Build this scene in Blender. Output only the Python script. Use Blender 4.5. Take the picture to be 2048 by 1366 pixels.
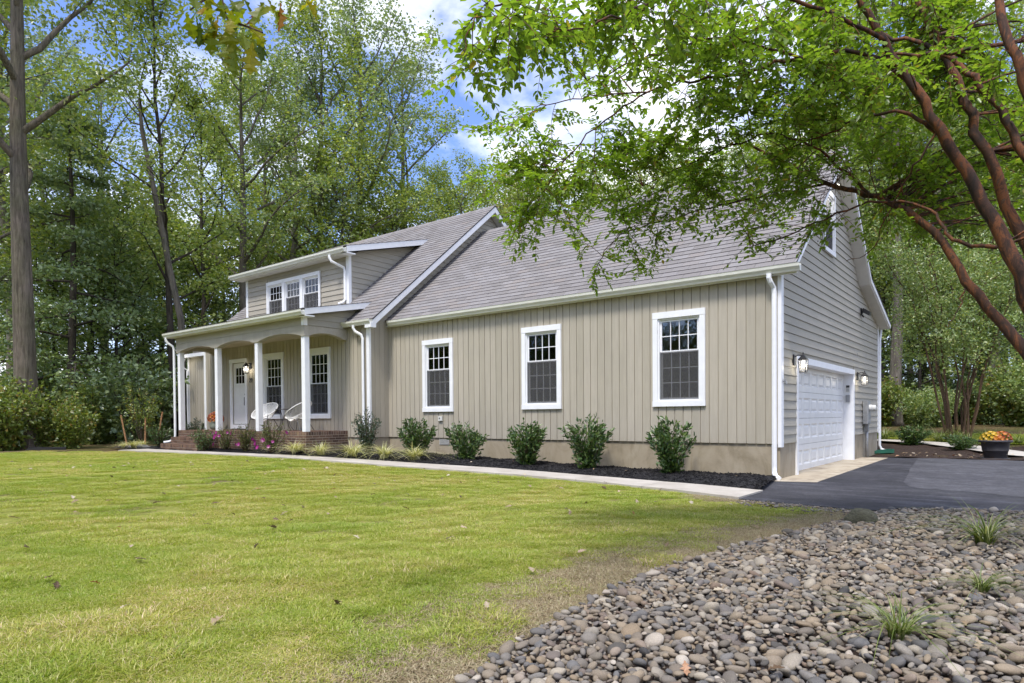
import bpy, math, random
import numpy as np
from mathutils import Vector, Matrix

for o in list(bpy.data.objects):
    bpy.data.objects.remove(o)
SC = bpy.context.scene
COL = SC.collection
R = math.radians

# ------------------------------------------------------------------ camera
F_PX, PRIN_Y, YAW, PITCH, ROLL = 1323.26, 856.08, 0.66531, -0.016758, -0.0076837
CAM = np.array([3.50133, -12.15395, 1.15411])
_d = np.array([-math.sin(YAW)*math.cos(PITCH), math.cos(YAW)*math.cos(PITCH), math.sin(PITCH)])
_r = np.array([math.cos(YAW), math.sin(YAW), 0.0])
_u = np.cross(_r, _d)
_c, _s = math.cos(ROLL), math.sin(ROLL)
CR, CU, CD = _r*_c+_u*_s, _u*_c-_r*_s, _d

cam_data = bpy.data.cameras.new('camera')
cam = bpy.data.objects.new('camera', cam_data)
COL.objects.link(cam)
cam_data.sensor_width = 36.0
cam_data.lens = F_PX/2048*36.0
cam_data.shift_y = (PRIN_Y-683.0)/2048
cam_data.clip_start, cam_data.clip_end = 0.05, 1000
mw = Matrix.Identity(4)
for i in range(3):
    mw[i][0], mw[i][1], mw[i][2], mw[i][3] = CR[i], CU[i], -CD[i], CAM[i]
cam.matrix_world = mw
SC.camera = cam

def at(px, py, depth):
    """world point seen at pixel (px, py) of the 2048 wide photograph, depth metres ahead"""
    return CAM + depth*(CD + CR*(px-1024)/F_PX + CU*(PRIN_Y-py)/F_PX)
def depth_of(p):
    return float((np.asarray(p)-CAM) @ CD)

# ------------------------------------------------------------------ world, sun, exposure
SUN_AZ, SUN_EL = R(168), R(61)        # azimuth from +y clockwise: in front of the house, a little to the right
w = bpy.data.worlds.new('World'); SC.world = w; w.use_nodes = True
nt = w.node_tree; nt.nodes.clear()
def N(t, kind, **kw):
    n = t.nodes.new(kind)
    for k, v in kw.items():
        if k in n.inputs: n.inputs[k].default_value = v
        else: setattr(n, k, v)
    return n
out = N(nt, 'ShaderNodeOutputWorld'); bg = N(nt, 'ShaderNodeBackground')
sky = N(nt, 'ShaderNodeTexSky', sky_type='NISHITA', sun_disc=False, sun_elevation=SUN_EL, sun_rotation=SUN_AZ, altitude=50.0, air_density=1.0, dust_density=1.6, ozone_density=2.2)
tc = N(nt, 'ShaderNodeTexCoord')
mp = N(nt, 'ShaderNodeMapping'); mp.inputs['Location'].default_value = (0.35, 0.1, 0.0); mp.inputs['Scale'].default_value = (1.0, 1.0, 1.9)
nz = N(nt, 'ShaderNodeTexNoise', Scale=2.6, Detail=9.0, Roughness=0.56, Distortion=0.15)
rp = N(nt, 'ShaderNodeValToRGB'); rp.color_ramp.elements[0].position = 0.45; rp.color_ramp.elements[1].position = 0.60
mx = N(nt, 'ShaderNodeMix', data_type='RGBA')
gm = N(nt, 'ShaderNodeMix', data_type='RGBA', blend_type='MULTIPLY'); gm.inputs[0].default_value = 1.0; gm.inputs[7].default_value = (0.88, 0.95, 1.25, 1)
nt.links.new(tc.outputs['Generated'], mp.inputs[0]); nt.links.new(mp.outputs[0], nz.inputs['Vector'])
nt.links.new(nz.outputs['Fac'], rp.inputs[0]); nt.links.new(rp.outputs[0], mx.inputs[0])
nt.links.new(sky.outputs[0], gm.inputs[6]); nt.links.new(gm.outputs[2], mx.inputs[6]); mx.inputs[7].default_value = (7.2, 7.3, 7.6, 1)
nt.links.new(mx.outputs[2], bg.inputs[0]); bg.inputs[1].default_value = 0.15
nt.links.new(bg.outputs[0], out.inputs[0])

sun_d = bpy.data.lights.new('sun', 'SUN'); sun_d.energy = 2.6; sun_d.angle = R(12); sun_d.color = (1.0, 0.95, 0.87)
sun = bpy.data.objects.new('sun', sun_d); COL.objects.link(sun)
sdir = Vector((math.sin(SUN_AZ)*math.cos(SUN_EL), math.cos(SUN_AZ)*math.cos(SUN_EL), math.sin(SUN_EL)))
sun.rotation_euler = sdir.to_track_quat('Z', 'Y').to_euler(); sun.location = (0, -10, 40)
vs = SC.view_settings
vs.view_transform = 'Standard'; vs.look = 'None'; vs.exposure = 0.72; vs.gamma = 1.0; vs.use_curve_mapping = False
SC.cycles.use_denoising = True
SC.cycles.use_adaptive_sampling = True
SC.cycles.adaptive_threshold = 0.02
SC.cycles.max_bounces = 6; SC.cycles.diffuse_bounces = 4; SC.cycles.glossy_bounces = 2
SC.cycles.transmission_bounces = 4; SC.cycles.transparent_max_bounces = 10
SC.cycles.caustics_reflective = False; SC.cycles.caustics_refractive = False
SC.cycles.sample_clamp_indirect = 6.0

# ------------------------------------------------------------------ helpers
def tag(o, label=None, cat=None, group=None, kind=None):
    if label: o['label'] = label
    if cat: o['category'] = cat
    if group: o['group'] = group
    if kind: o['kind'] = kind
    return o
def link(o, parent=None):
    COL.objects.link(o)
    if parent is not None: o.parent = parent
    return o
def empty(name, loc=(0, 0, 0), rz=0.0, parent=None):
    o = bpy.data.objects.new(name, None); o.empty_display_size = 0.1
    link(o, parent); o.location = loc; o.rotation_euler = (0, 0, rz)
    return o
def inst(name, me, loc=(0, 0, 0), rot=(0, 0, 0), scale=1.0, parent=None):
    o = bpy.data.objects.new(name, me); link(o, parent)
    o.location = loc; o.rotation_euler = rot
    o.scale = (scale,)*3 if not hasattr(scale, '__len__') else scale
    return o

class MB:
    def __init__(s): s.V = []; s.F = []
    def add(s, vs, fs):
        n = len(s.V); s.V += [tuple(v) for v in vs]; s.F += [tuple(n+i for i in f) for f in fs]; return s
    def box(s, x0, x1, y0, y1, z0, z1):
        return s.hexa([(x0,y0,z0),(x1,y0,z0),(x1,y1,z0),(x0,y1,z0),(x0,y0,z1),(x1,y0,z1),(x1,y1,z1),(x0,y1,z1)])
    def hexa(s, v):
        return s.add(v, [(3,2,1,0),(4,5,6,7),(0,1,5,4),(1,2,6,5),(2,3,7,6),(3,0,4,7)])
    def bbox(s, x0, x1, y0, y1, z0, z1, b=0.008):
        """box with chamfered vertical edges"""
        p = [(x0+b,y0),(x1-b,y0),(x1,y0+b),(x1,y1-b),(x1-b,y1),(x0+b,y1),(x0,y1-b),(x0,y0+b)]
        return s.prism(p, 'z', z0, z1)
    def prism(s, p, ax, a, b):
        """extrude a 2d outline along an axis"""
        def mk(u, v, w): return {'x': (w,u,v), 'y': (u,w,v), 'z': (u,v,w)}[ax]
        n = len(p)
        vs = [mk(u, v, a) for u, v in p]+[mk(u, v, b) for u, v in p]
        return s.add(vs, [tuple(range(n))[::-1], tuple(range(n, 2*n))]+[(i, (i+1) % n, n+(i+1) % n, n+i) for i in range(n)])
    def tube(s, pts, rad, n=6, cap=True, flat=1.0):
        P = [np.array(p, float) for p in pts]; m = len(P)
        if not hasattr(rad, '__len__'): rad = [rad]*m
        base = len(s.V); ref = None
        for i in range(m):
            t = P[min(i+1, m-1)]-P[max(i-1, 0)]; t = t/(np.linalg.norm(t)+1e-9)
            if ref is None:
                ref = np.array([0, 0, 1.0]) if abs(t[2]) < 0.9 else np.array([1.0, 0, 0])
            a = ref-t*(ref@t); a /= (np.linalg.norm(a)+1e-9); b = np.cross(t, a); ref = a
            for k in range(n):
                an = 2*math.pi*k/n
                s.V.append(tuple(P[i]+rad[i]*(a*math.cos(an)+flat*b*math.sin(an))))
        for i in range(m-1):
            for k in range(n):
                k2 = (k+1) % n
                s.F.append((base+i*n+k, base+i*n+k2, base+(i+1)*n+k2, base+(i+1)*n+k))
        if cap:
            s.F.append(tuple(base+k for k in range(n))[::-1]); s.F.append(tuple(base+(m-1)*n+k for k in range(n)))
        return s
    def lathe(s, prof, cx=0, cy=0, n=20):
        base = len(s.V)
        for r_, z in prof:
            for k in range(n):
                a = 2*math.pi*k/n; s.V.append((cx+r_*math.cos(a), cy+r_*math.sin(a), z))
        for i in range(len(prof)-1):
            for k in range(n):
                k2 = (k+1) % n
                s.F.append((base+i*n+k, base+i*n+k2, base+(i+1)*n+k2, base+(i+1)*n+k))
        return s
    def ball(s, c, r_, n=6, m=4):
        prof = [(max(1e-4, r_*math.sin(math.pi*i/m)), -r_*math.cos(math.pi*i/m)) for i in range(m+1)]
        b = MB().lathe(prof, 0, 0, n)
        return s.add([(v[0]+c[0], v[1]+c[1], v[2]+c[2]) for v in b.V], b.F)
    def mesh(s, name, mat, smooth=False):
        me = bpy.data.meshes.new(name); me.from_pydata(s.V, [], s.F)
        if mat is not None:
            for m in (mat if isinstance(mat, (list, tuple)) else [mat]): me.materials.append(m)
        if smooth: me.polygons.foreach_set('use_smooth', [True]*len(me.polygons))
        me.update(); return me
    def build(s, name, mat, parent=None, smooth=False):
        return link(bpy.data.objects.new(name, s.mesh(name, mat, smooth)), parent)

def np_mesh(name, V, faces_n, mat, mi=None, smooth=False):
    """V (n,3); faces_n: (m,k) int array or list of such arrays"""
    if not isinstance(faces_n, list): faces_n = [faces_n]
    me = bpy.data.meshes.new(name)
    me.vertices.add(len(V)); me.vertices.foreach_set('co', np.asarray(V, np.float32).ravel())
    loops = np.concatenate([f.ravel() for f in faces_n]).astype(np.int32)
    sizes = np.concatenate([np.full(len(f), f.shape[1], np.int32) for f in faces_n])
    me.loops.add(len(loops)); me.loops.foreach_set('vertex_index', loops)
    me.polygons.add(len(sizes))
    starts = np.concatenate([[0], np.cumsum(sizes)[:-1]]).astype(np.int32)
    me.polygons.foreach_set('loop_start', starts)
    for m in (mat if isinstance(mat, (list, tuple)) else [mat]): me.materials.append(m)
    if mi is not None: me.polygons.foreach_set('material_index', mi.astype(np.int32))
    if smooth: me.polygons.foreach_set('use_smooth', np.ones(len(sizes), bool))
    me.update(calc_edges=True); return me

def copy_thing(src, loc, rz, scale=1.0):
    r = src.copy(); COL.objects.link(r); r.location = loc; r.rotation_euler = (0, 0, rz); r.scale = (scale,)*3
    for ch in list(src.children):
        c = ch.copy(); COL.objects.link(c); c.parent = r
        for g in list(ch.children):
            d = g.copy(); COL.objects.link(d); d.parent = c
    return r

# ------------------------------------------------------------------ materials
MATS = {}
def mat_new(name):
    m = bpy.data.materials.new(name); m.use_nodes = True; t = m.node_tree; t.nodes.clear()
    o = N(t, 'ShaderNodeOutputMaterial'); MATS[name] = m
    return m, t, o
def rand_val(t):
    """per object + per loose piece random value 0..1"""
    oi = N(t, 'ShaderNodeObjectInfo'); ge = N(t, 'ShaderNodeNewGeometry')
    a = N(t, 'ShaderNodeMath', operation='ADD'); f = N(t, 'ShaderNodeMath', operation='FRACT')
    t.links.new(oi.outputs['Random'], a.inputs[0]); t.links.new(ge.outputs['Random Per Island'], a.inputs[1]); t.links.new(a.outputs[0], f.inputs[0])
    return f.outputs[0]
def ramp(t, fac, cols):
    r = N(t, 'ShaderNodeValToRGB'); e = r.color_ramp.elements
    while len(e) < len(cols): e.new(0.5)
    for i, (p, c) in enumerate(cols):
        e[i].position = p; e[i].color = (*c, 1)
    if fac is not None: t.links.new(fac, r.inputs[0])
    return r.outputs[0]
def noise(t, scale, detail=5, rough=0.55, coord='Object', dist=0.0, stretch=None):
    c = N(t, 'ShaderNodeTexCoord'); n = N(t, 'ShaderNodeTexNoise', Scale=scale, Detail=detail, Roughness=rough, Distortion=dist)
    src = c.outputs[coord]
    if coord == 'World':
        pass
    if stretch:
        m = N(t, 'ShaderNodeMapping'); m.inputs['Scale'].default_value = stretch
        t.links.new(src, m.inputs[0]); src = m.outputs[0]
    t.links.new(src, n.inputs['Vector']); return n.outputs['Fac']
def mixc(t, a, b, fac, mode='MIX'):
    m = N(t, 'ShaderNodeMix', data_type='RGBA', blend_type=mode)
    for sock, v in ((m.inputs[6], a), (m.inputs[7], b), (m.inputs[0], fac)):
        if hasattr(v, 'is_linked') or hasattr(v, 'links'): t.links.new(v, sock)
        elif isinstance(v, tuple): sock.default_value = (*v, 1) if len(v) == 3 else v
        else: sock.default_value = v
    return m.outputs[2]
def bump(t, h, strength=0.3, dist=0.01):
    b = N(t, 'ShaderNodeBump', Strength=strength, Distance=dist); t.links.new(h, b.inputs['Height']); return b.outputs[0]
def principled(t, o, base, rough=0.6, normal=None, metal=0.0, spec=0.5):
    p = N(t, 'ShaderNodeBsdfPrincipled', Roughness=rough, Metallic=metal)
    p.inputs['Specular IOR Level'].default_value = spec
    if isinstance(base, tuple): p.inputs['Base Color'].default_value = (*base, 1)
    else: t.links.new(base, p.inputs['Base Color'])
    if normal is not None: t.links.new(normal, p.inputs['Normal'])
    t.links.new(p.outputs[0], o.inputs[0]); return p
def simple(name, col, rough=0.6, var=0.06, nscale=8.0, bumps=0.0, metal=0.0, spec=0.5, pervar=0.0, stretch=None):
    m, t, o = mat_new(name)
    n = noise(t, nscale, 6, stretch=stretch)
    lo = tuple(max(0, c*(1-var*2)) for c in col); hi = tuple(c*(1+var) for c in col)
    base = ramp(t, n, [(0.3, lo), (0.7, hi)])
    if pervar:
        g = ramp(t, rand_val(t), [(0.0, (1-pervar,)*3), (1.0, (1+pervar*0.5,)*3)])
        base = mixc(t, base, g, 1.0, 'MULTIPLY')
    nm = bump(t, noise(t, nscale*6, 4, stretch=stretch), bumps, 0.01) if bumps else None
    principled(t, o, base, rough, nm, metal, spec); return m

# house paint: weathered beige; a little streaking along the board, faint tide marks
def paint(name, col, along):
    m, t, o = mat_new(name)
    st = (9, 9, 0.9) if along == 'z' else ((9, 0.9, 9) if along == 'y' else (0.9, 9, 9))
    a = noise(t, 2.2, 6, 0.6, stretch=st); b = noise(t, 0.7, 4, 0.6)
    base = ramp(t, a, [(0.32, tuple(c*0.93 for c in col)), (0.68, tuple(c*1.04 for c in col))])
    g = ramp(t, b, [(0.3, (0.93, 0.93, 0.91)), (0.7, (1.03, 1.02, 1.0))]); base = mixc(t, base, g, 1.0, 'MULTIPLY')
    g2 = ramp(t, rand_val(t), [(0.0, (0.915, 0.915, 0.905)), (1.0, (1.03, 1.03, 1.04))]); base = mixc(t, base, g2, 1.0, 'MULTIPLY')
    kn = noise(t, 14, 3, 0.5); spot = ramp(t, kn, [(0.74, (1, 1, 1)), (0.80, (0.84, 0.82, 0.78))]); base = mixc(t, base, spot, 0.6, 'MULTIPLY')
    principled(t, o, base, 0.62, bump(t, noise(t, 30, 5, 0.6, stretch=st), 0.25, 0.004), spec=0.35); return m
paint('paint_vertical', (0.415, 0.378, 0.308), 'z')
paint('paint_lap_y', (0.380, 0.356, 0.298), 'y')
paint('paint_lap_x', (0.395, 0.365, 0.305), 'x')
simple('trim_white', (0.80, 0.81, 0.82), 0.45, 0.03, 5, 0.05, pervar=0.02)
simple('gutter_cream', (0.70, 0.70, 0.62), 0.35, 0.04, 3, pervar=0.02)
simple('soffit_white', (0.66, 0.65, 0.61), 0.6, 0.04, 4)
simple('porch_ceiling_paint', (0.50, 0.45, 0.36), 0.6, 0.04, 4)
simple('door_white', (0.72, 0.72, 0.70), 0.4, 0.03, 4)
simple('black_metal', (0.018, 0.018, 0.02), 0.38, 0.1, 20)
simple('grey_metal', (0.30, 0.31, 0.32), 0.42, 0.08, 9, metal=0.3)
simple('dark_plastic', (0.035, 0.035, 0.038), 0.5, 0.1, 9)
simple('light_plastic', (0.62, 0.62, 0.58), 0.5, 0.05, 9)
simple('green_plastic', (0.012, 0.10, 0.06), 0.4, 0.15, 6)
simple('interior_wall', (0.68, 0.60, 0.48), 0.8, 0.1, 2)
simple('interior_floor', (0.30, 0.21, 0.13), 0.6, 0.1, 2)
simple('cord_white', (0.78, 0.78, 0.76), 0.5, 0.03, 9)
simple('wood_stake', (0.36, 0.19, 0.085), 0.8, 0.18, 12, 0.3)
simple('pot_charcoal', (0.045, 0.043, 0.048), 0.6, 0.15, 10, 0.1)
simple('pot_sage', (0.24, 0.27, 0.22), 0.55, 0.1, 8)
simple('mortar', (0.56, 0.49, 0.40), 0.9, 0.1, 30, 0.3)
simple('black_pipe', (0.02, 0.02, 0.024), 0.45, 0.1, 9)
simple('tarp_grey', (0.13, 0.13, 0.145), 0.7, 0.25, 8, 0.3)

m, t, o = mat_new('foundation_stucco')
a = noise(t, 1.3, 7, 0.62, dist=0.4); b = noise(t, 26, 5, 0.7)
base = ramp(t, a, [(0.28, (0.22, 0.185, 0.125)), (0.5, (0.345, 0.295, 0.215)), (0.75, (0.40, 0.355, 0.27))])
st = ramp(t, noise(t, 2.6, 8, 0.7, dist=1.2, stretch=(1, 1, 0.35)), [(0.50, (1, 1, 1)), (0.66, (0.72, 0.70, 0.63))])
base = mixc(t, base, st, 0.65, 'MULTIPLY')
principled(t, o, base, 0.9, bump(t, b, 0.5, 0.006), spec=0.2)

m, t, o = mat_new('brick_clay')
rv = rand_val(t)
base = ramp(t, rv, [(0.0, (0.085, 0.056, 0.043)), (0.3, (0.145, 0.088, 0.064)), (0.6, (0.195, 0.125, 0.088)), (0.85, (0.125, 0.085, 0.068)), (1.0, (0.235, 0.165, 0.10))])
g = ramp(t, noise(t, 18, 5, 0.7), [(0.3, (0.75, 0.75, 0.75)), (0.7, (1.15, 1.12, 1.1))]); base = mixc(t, base, g, 1.0, 'MULTIPLY')
principled(t, o, base, 0.85, bump(t, noise(t, 60, 4), 0.5, 0.004), spec=0.25)

m, t, o = mat_new('asphalt_shingle')
rv = rand_val(t)
base = ramp(t, rv, [(0.0, (0.185, 0.175, 0.168)), (0.45, (0.216, 0.206, 0.201)), (0.8, (0.238, 0.229, 0.226)), (1.0, (0.224, 0.203, 0.188))])
g = ramp(t, noise(t, 1.1, 5, 0.6), [(0.25, (0.93, 0.91, 0.90)), (0.75, (1.05, 1.05, 1.06))]); base = mixc(t, base, g, 1.0, 'MULTIPLY')
g = ramp(t, noise(t, 150, 3, 0.7), [(0.3, (0.80, 0.80, 0.80)), (0.7, (1.18, 1.18, 1.18))]); base = mixc(t, base, g, 1.0, 'MULTIPLY')
principled(t, o, base, 0.92, bump(t, noise(t, 180, 3), 0.4, 0.003), spec=0.2)
simple('shingle_edge_shadow', (0.055, 0.05, 0.05), 0.9, 0.2, 40)  # black cut asphalt edge that also paints the shadow line at each shingle row

# glass: thin pane, clear with a Fresnel reflection
m, t, o = mat_new('window_glass')
tr = N(t, 'ShaderNodeBsdfTransparent'); tr.inputs[0].default_value = (0.93, 0.95, 0.93, 1)
gl = N(t, 'ShaderNodeBsdfGlossy', Roughness=0.02)
wn = noise(t, 3.0, 2, 0.5); t.links.new(bump(t, wn, 0.12, 0.02), gl.inputs['Normal'])
fr = N(t, 'ShaderNodeFresnel', IOR=1.8)
ms = N(t, 'ShaderNodeMixShader'); t.links.new(fr.outputs[0], ms.inputs[0]); t.links.new(tr.outputs[0], ms.inputs[1]); t.links.new(gl.outputs[0], ms.inputs[2]); t.links.new(ms.outputs[0], o.inputs[0])
m, t, o = mat_new('insect_screen')
tr = N(t, 'ShaderNodeBsdfTransparent'); df = N(t, 'ShaderNodeBsdfDiffuse'); df.inputs[0].default_value = (0.10, 0.10, 0.10, 1)
ms = N(t, 'ShaderNodeMixShader'); ms.inputs[0].default_value = 0.42; t.links.new(tr.outputs[0], ms.inputs[1]); t.links.new(df.outputs[0], ms.inputs[2]); t.links.new(ms.outputs[0], o.inputs[0])
m, t, o = mat_new('lamp_glass')
tr = N(t, 'ShaderNodeBsdfTransparent'); gl = N(t, 'ShaderNodeBsdfGlossy', Roughness=0.05); df = N(t, 'ShaderNodeBsdfTranslucent'); df.inputs[0].default_value = (0.8, 0.8, 0.8, 1)
m1 = N(t, 'ShaderNodeMixShader'); m1.inputs[0].default_value = 0.12; t.links.new(tr.outputs[0], m1.inputs[1]); t.links.new(df.outputs[0], m1.inputs[2])
m2 = N(t, 'ShaderNodeMixShader'); m2.inputs[0].default_value = 0.10; t.links.new(m1.outputs[0], m2.inputs[1]); t.links.new(gl.outputs[0], m2.inputs[2]); t.links.new(m2.outputs[0], o.inputs[0])
m, t, o = mat_new('bulb_glow')
em = N(t, 'ShaderNodeEmission', Strength=7.0); em.inputs[0].default_value = (1.0, 0.93, 0.80, 1); t.links.new(em.outputs[0], o.inputs[0])

m, t, o = mat_new('asphalt')
a = noise(t, 0.55, 6, 0.6, dist=0.5); b = noise(t, 120, 4, 0.7)
base = ramp(t, a, [(0.35, (0.021, 0.021, 0.025)), (0.62, (0.042, 0.042, 0.048))])
g = ramp(t, noise(t, 1.0, 7, 0.7, stretch=(0.35, 3.2, 1), dist=0.4), [(0.50, (1, 1, 1)), (0.72, (2.3, 2.3, 2.35))]); base = mixc(t, base, g, 1.0, 'MULTIPLY')
g = ramp(t, b, [(0.3, (0.5, 0.5, 0.5)), (0.72, (1.9, 1.9, 1.9))]); base = mixc(t, base, g, 1.0, 'MULTIPLY')
g = ramp(t, noise(t, 3.5, 6, 0.7, dist=0.8), [(0.35, (0.72, 0.72, 0.74)), (0.65, (1.28, 1.28, 1.26))]); base = mixc(t, base, g, 1.0, 'MULTIPLY')
g = ramp(t, noise(t, 22, 4, 0.7), [(0.35, (0.78, 0.78, 0.78)), (0.65, (1.25, 1.25, 1.25))]); base = mixc(t, base, g, 1.0, 'MULTIPLY')
principled(t, o, base, 0.82, bump(t, b, 0.6, 0.004), spec=0.25)
m, t, o = mat_new('asphalt_worn')
a = noise(t, 0.6, 6, 0.6, dist=0.5); b = noise(t, 120, 4, 0.7)
base = ramp(t, a, [(0.35, (0.050, 0.050, 0.056)), (0.62, (0.068, 0.068, 0.075))])
g = ramp(t, noise(t, 1.1, 7, 0.7, stretch=(0.3, 3.6, 1), dist=0.4), [(0.54, (1, 1, 1)), (0.78, (2.2, 2.2, 2.25))]); base = mixc(t, base, g, 1.0, 'MULTIPLY')
g = ramp(t, b, [(0.3, (0.55, 0.55, 0.55)), (0.72, (1.7, 1.7, 1.7))]); base = mixc(t, base, g, 1.0, 'MULTIPLY')
g = ramp(t, noise(t, 4.0, 6, 0.7, dist=0.8), [(0.35, (0.70, 0.70, 0.71)), (0.65, (1.28, 1.28, 1.28))]); base = mixc(t, base, g, 1.0, 'MULTIPLY')
g = ramp(t, noise(t, 22, 4, 0.7), [(0.35, (0.78, 0.78, 0.78)), (0.65, (1.25, 1.25, 1.25))]); base = mixc(t, base, g, 1.0, 'MULTIPLY')
principled(t, o, base, 0.82, bump(t, b, 0.6, 0.004), spec=0.25)
m, t, o = mat_new('concrete')
a = noise(t, 1.6, 7, 0.62, dist=0.6); b = noise(t, 70, 5, 0.7)
base = ramp(t, a, [(0.3, (0.36, 0.325, 0.275)), (0.6, (0.47, 0.435, 0.38)), (0.8, (0.52, 0.49, 0.44))])
g = ramp(t, b, [(0.3, (0.86, 0.86, 0.86)), (0.7, (1.08, 1.08, 1.08))]); base = mixc(t, base, g, 1.0, 'MULTIPLY')
principled(t, o, base, 0.9, bump(t, b, 0.3, 0.003), spec=0.25)
m, t, o = mat_new('apron_concrete')
a = noise(t, 2.0, 7, 0.68, dist=0.9)
base = ramp(t, a, [(0.3, (0.21, 0.17, 0.12)), (0.52, (0.42, 0.36, 0.27)), (0.8, (0.50, 0.45, 0.36))])
principled(t, o, base, 0.88, bump(t, noise(t, 60, 5), 0.3, 0.003), spec=0.25)
m, t, o = mat_new('black_mulch')
a = noise(t, 34, 6, 0.75, dist=1.2)
base = ramp(t, a, [(0.3, (0.006, 0.006, 0.007)), (0.52, (0.022, 0.021, 0.023)), (0.72, (0.085, 0.080, 0.080))])
principled(t, o, base, 0.85, bump(t, a, 1.0, 0.05), spec=0.3)
m, t, o = mat_new('brown_mulch')
a = noise(t, 22, 6, 0.75, dist=1.2)
base = ramp(t, a, [(0.3, (0.018, 0.013, 0.011)), (0.55, (0.055, 0.036, 0.027)), (0.8, (0.13, 0.085, 0.055))])
principled(t, o, base, 0.9, bump(t, a, 1.0, 0.05), spec=0.2)
m, t, o = mat_new('forest_floor')
a = noise(t, 0.5, 6, 0.65); b = noise(t, 14, 6, 0.75, dist=1.0)
base = ramp(t, b, [(0.3, (0.035, 0.026, 0.016)), (0.5, (0.11, 0.075, 0.045)), (0.75, (0.20, 0.145, 0.085))])
g = ramp(t, a, [(0.42, (0.75, 1.0, 0.55)), (0.62, (1.1, 1.0, 0.95))]); base = mixc(t, base, g, 1.0, 'MULTIPLY')
principled(t, o, base, 0.95, bump(t, b, 0.8, 0.05), spec=0.15)
m, t, o = mat_new('lawn_soil')
a = noise(t, 0.55, 6, 0.62, dist=0.6); b = noise(t, 9, 7, 0.7, dist=0.5); c = noise(t, 55, 5, 0.75)
grs = ramp(t, b, [(0.30, (0.170, 0.200, 0.034)), (0.52, (0.275, 0.290, 0.060)), (0.74, (0.40, 0.355, 0.135))])
soil = ramp(t, b, [(0.28, (0.080, 0.055, 0.038)), (0.5, (0.165, 0.118, 0.078)), (0.72, (0.30, 0.235, 0.150))])
at_ = N(t, 'ShaderNodeAttribute'); at_.attribute_name = 'bare'
f1 = ramp(t, a, [(0.34, (0.75,)*3), (0.46, (0.0,)*3)])
mxx = N(t, 'ShaderNodeMath', operation='MAXIMUM'); t.links.new(f1, mxx.inputs[0]); t.links.new(at_.outputs['Fac'], mxx.inputs[1])
base = mixc(t, grs, soil, mxx.outputs[0])
g = ramp(t, c, [(0.3, (0.55, 0.55, 0.55)), (0.7, (1.3, 1.3, 1.3))]); base = mixc(t, base, g, 1.0, 'MULTIPLY')
principled(t, o, base, 0.95, bump(t, c, 0.9, 0.03), spec=0.1)

def leafmat(name, cols, trans=0.42, gloss=0.06, rough=0.38, tint=(1.25, 1.25, 0.55), field=None):
    m, t, o = mat_new(name)
    base = ramp(t, rand_val(t), cols)
    if field:       # slow change of tint over the ground (dry and lush areas)
        ge = N(t, 'ShaderNodeNewGeometry'); nn = N(t, 'ShaderNodeTexNoise', Scale=0.55, Detail=4.0, Roughness=0.6, Distortion=0.7); t.links.new(ge.outputs['Position'], nn.inputs['Vector'])
        base = mixc(t, base, ramp(t, nn.outputs['Fac'], field), 1.0, 'MULTIPLY')
    d = N(t, 'ShaderNodeBsdfDiffuse'); tl = N(t, 'ShaderNodeBsdfTranslucent'); g = N(t, 'ShaderNodeBsdfGlossy', Roughness=rough)
    t.links.new(base, d.inputs[0]); t.links.new(mixc(t, base, tint, 1.0, 'MULTIPLY'), tl.inputs[0])
    m1 = N(t, 'ShaderNodeMixShader'); m1.inputs[0].default_value = trans; m2 = N(t, 'ShaderNodeMixShader'); m2.inputs[0].default_value = gloss
    t.links.new(d.outputs[0], m1.inputs[1]); t.links.new(tl.outputs[0], m1.inputs[2]); t.links.new(m1.outputs[0], m2.inputs[1]); t.links.new(g.outputs[0], m2.inputs[2]); t.links.new(m2.outputs[0], o.inputs[0])
    return m
leafmat('leaf_forest', [(0.0, (0.150, 0.225, 0.075)), (0.4, (0.215, 0.305, 0.100)), (0.75, (0.290, 0.375, 0.125)), (1.0, (0.40, 0.42, 0.14))])
leafmat('leaf_forest_bright', [(0.0, (0.190, 0.275, 0.060)), (0.5, (0.285, 0.380, 0.085)), (1.0, (0.43, 0.46, 0.12))])
leafmat('leaf_forest_grey', [(0.0, (0.170, 0.240, 0.125)), (0.5, (0.240, 0.325, 0.170)), (1.0, (0.35, 0.42, 0.23))], gloss=0.09)
leafmat('leaf_forest_gold', [(0.0, (0.15, 0.19, 0.04)), (0.5, (0.28, 0.27, 0.05)), (1.0, (0.44, 0.31, 0.06))])
leafmat('leaf_needle', [(0.0, (0.130, 0.205, 0.088)), (0.6, (0.205, 0.290, 0.125)), (1.0, (0.29, 0.36, 0.15))], trans=0.3, gloss=0.08)
leafmat('leaf_crape', [(0.0, (0.130, 0.220, 0.026)), (0.5, (0.195, 0.300, 0.038)), (0.96, (0.27, 0.370, 0.055)), (1.0, (0.34, 0.24, 0.045))], trans=0.60, gloss=0.05, tint=(1.22, 1.30, 0.5))
leafmat('leaf_oak', [(0.0, (0.075, 0.120, 0.012)), (0.5, (0.16, 0.20, 0.014)), (0.88, (0.30, 0.27, 0.018)), (1.0, (0.28, 0.09, 0.02))], trans=0.6, gloss=0.02)
leafmat('leaf_laurel', [(0.0, (0.034, 0.080, 0.022)), (0.6, (0.070, 0.135, 0.033)), (1.0, (0.16, 0.235, 0.06))], trans=0.26, gloss=0.07, rough=0.35)
leafmat('leaf_holly', [(0.0, (0.022, 0.052, 0.020)), (0.6, (0.042, 0.080, 0.032)), (1.0, (0.085, 0.125, 0.055))], trans=0.2, gloss=0.12, rough=0.3)
leafmat('leaf_rose', [(0.0, (0.055, 0.085, 0.020)), (0.6, (0.11, 0.145, 0.033)), (1.0, (0.19, 0.185, 0.055))], trans=0.35)
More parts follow.
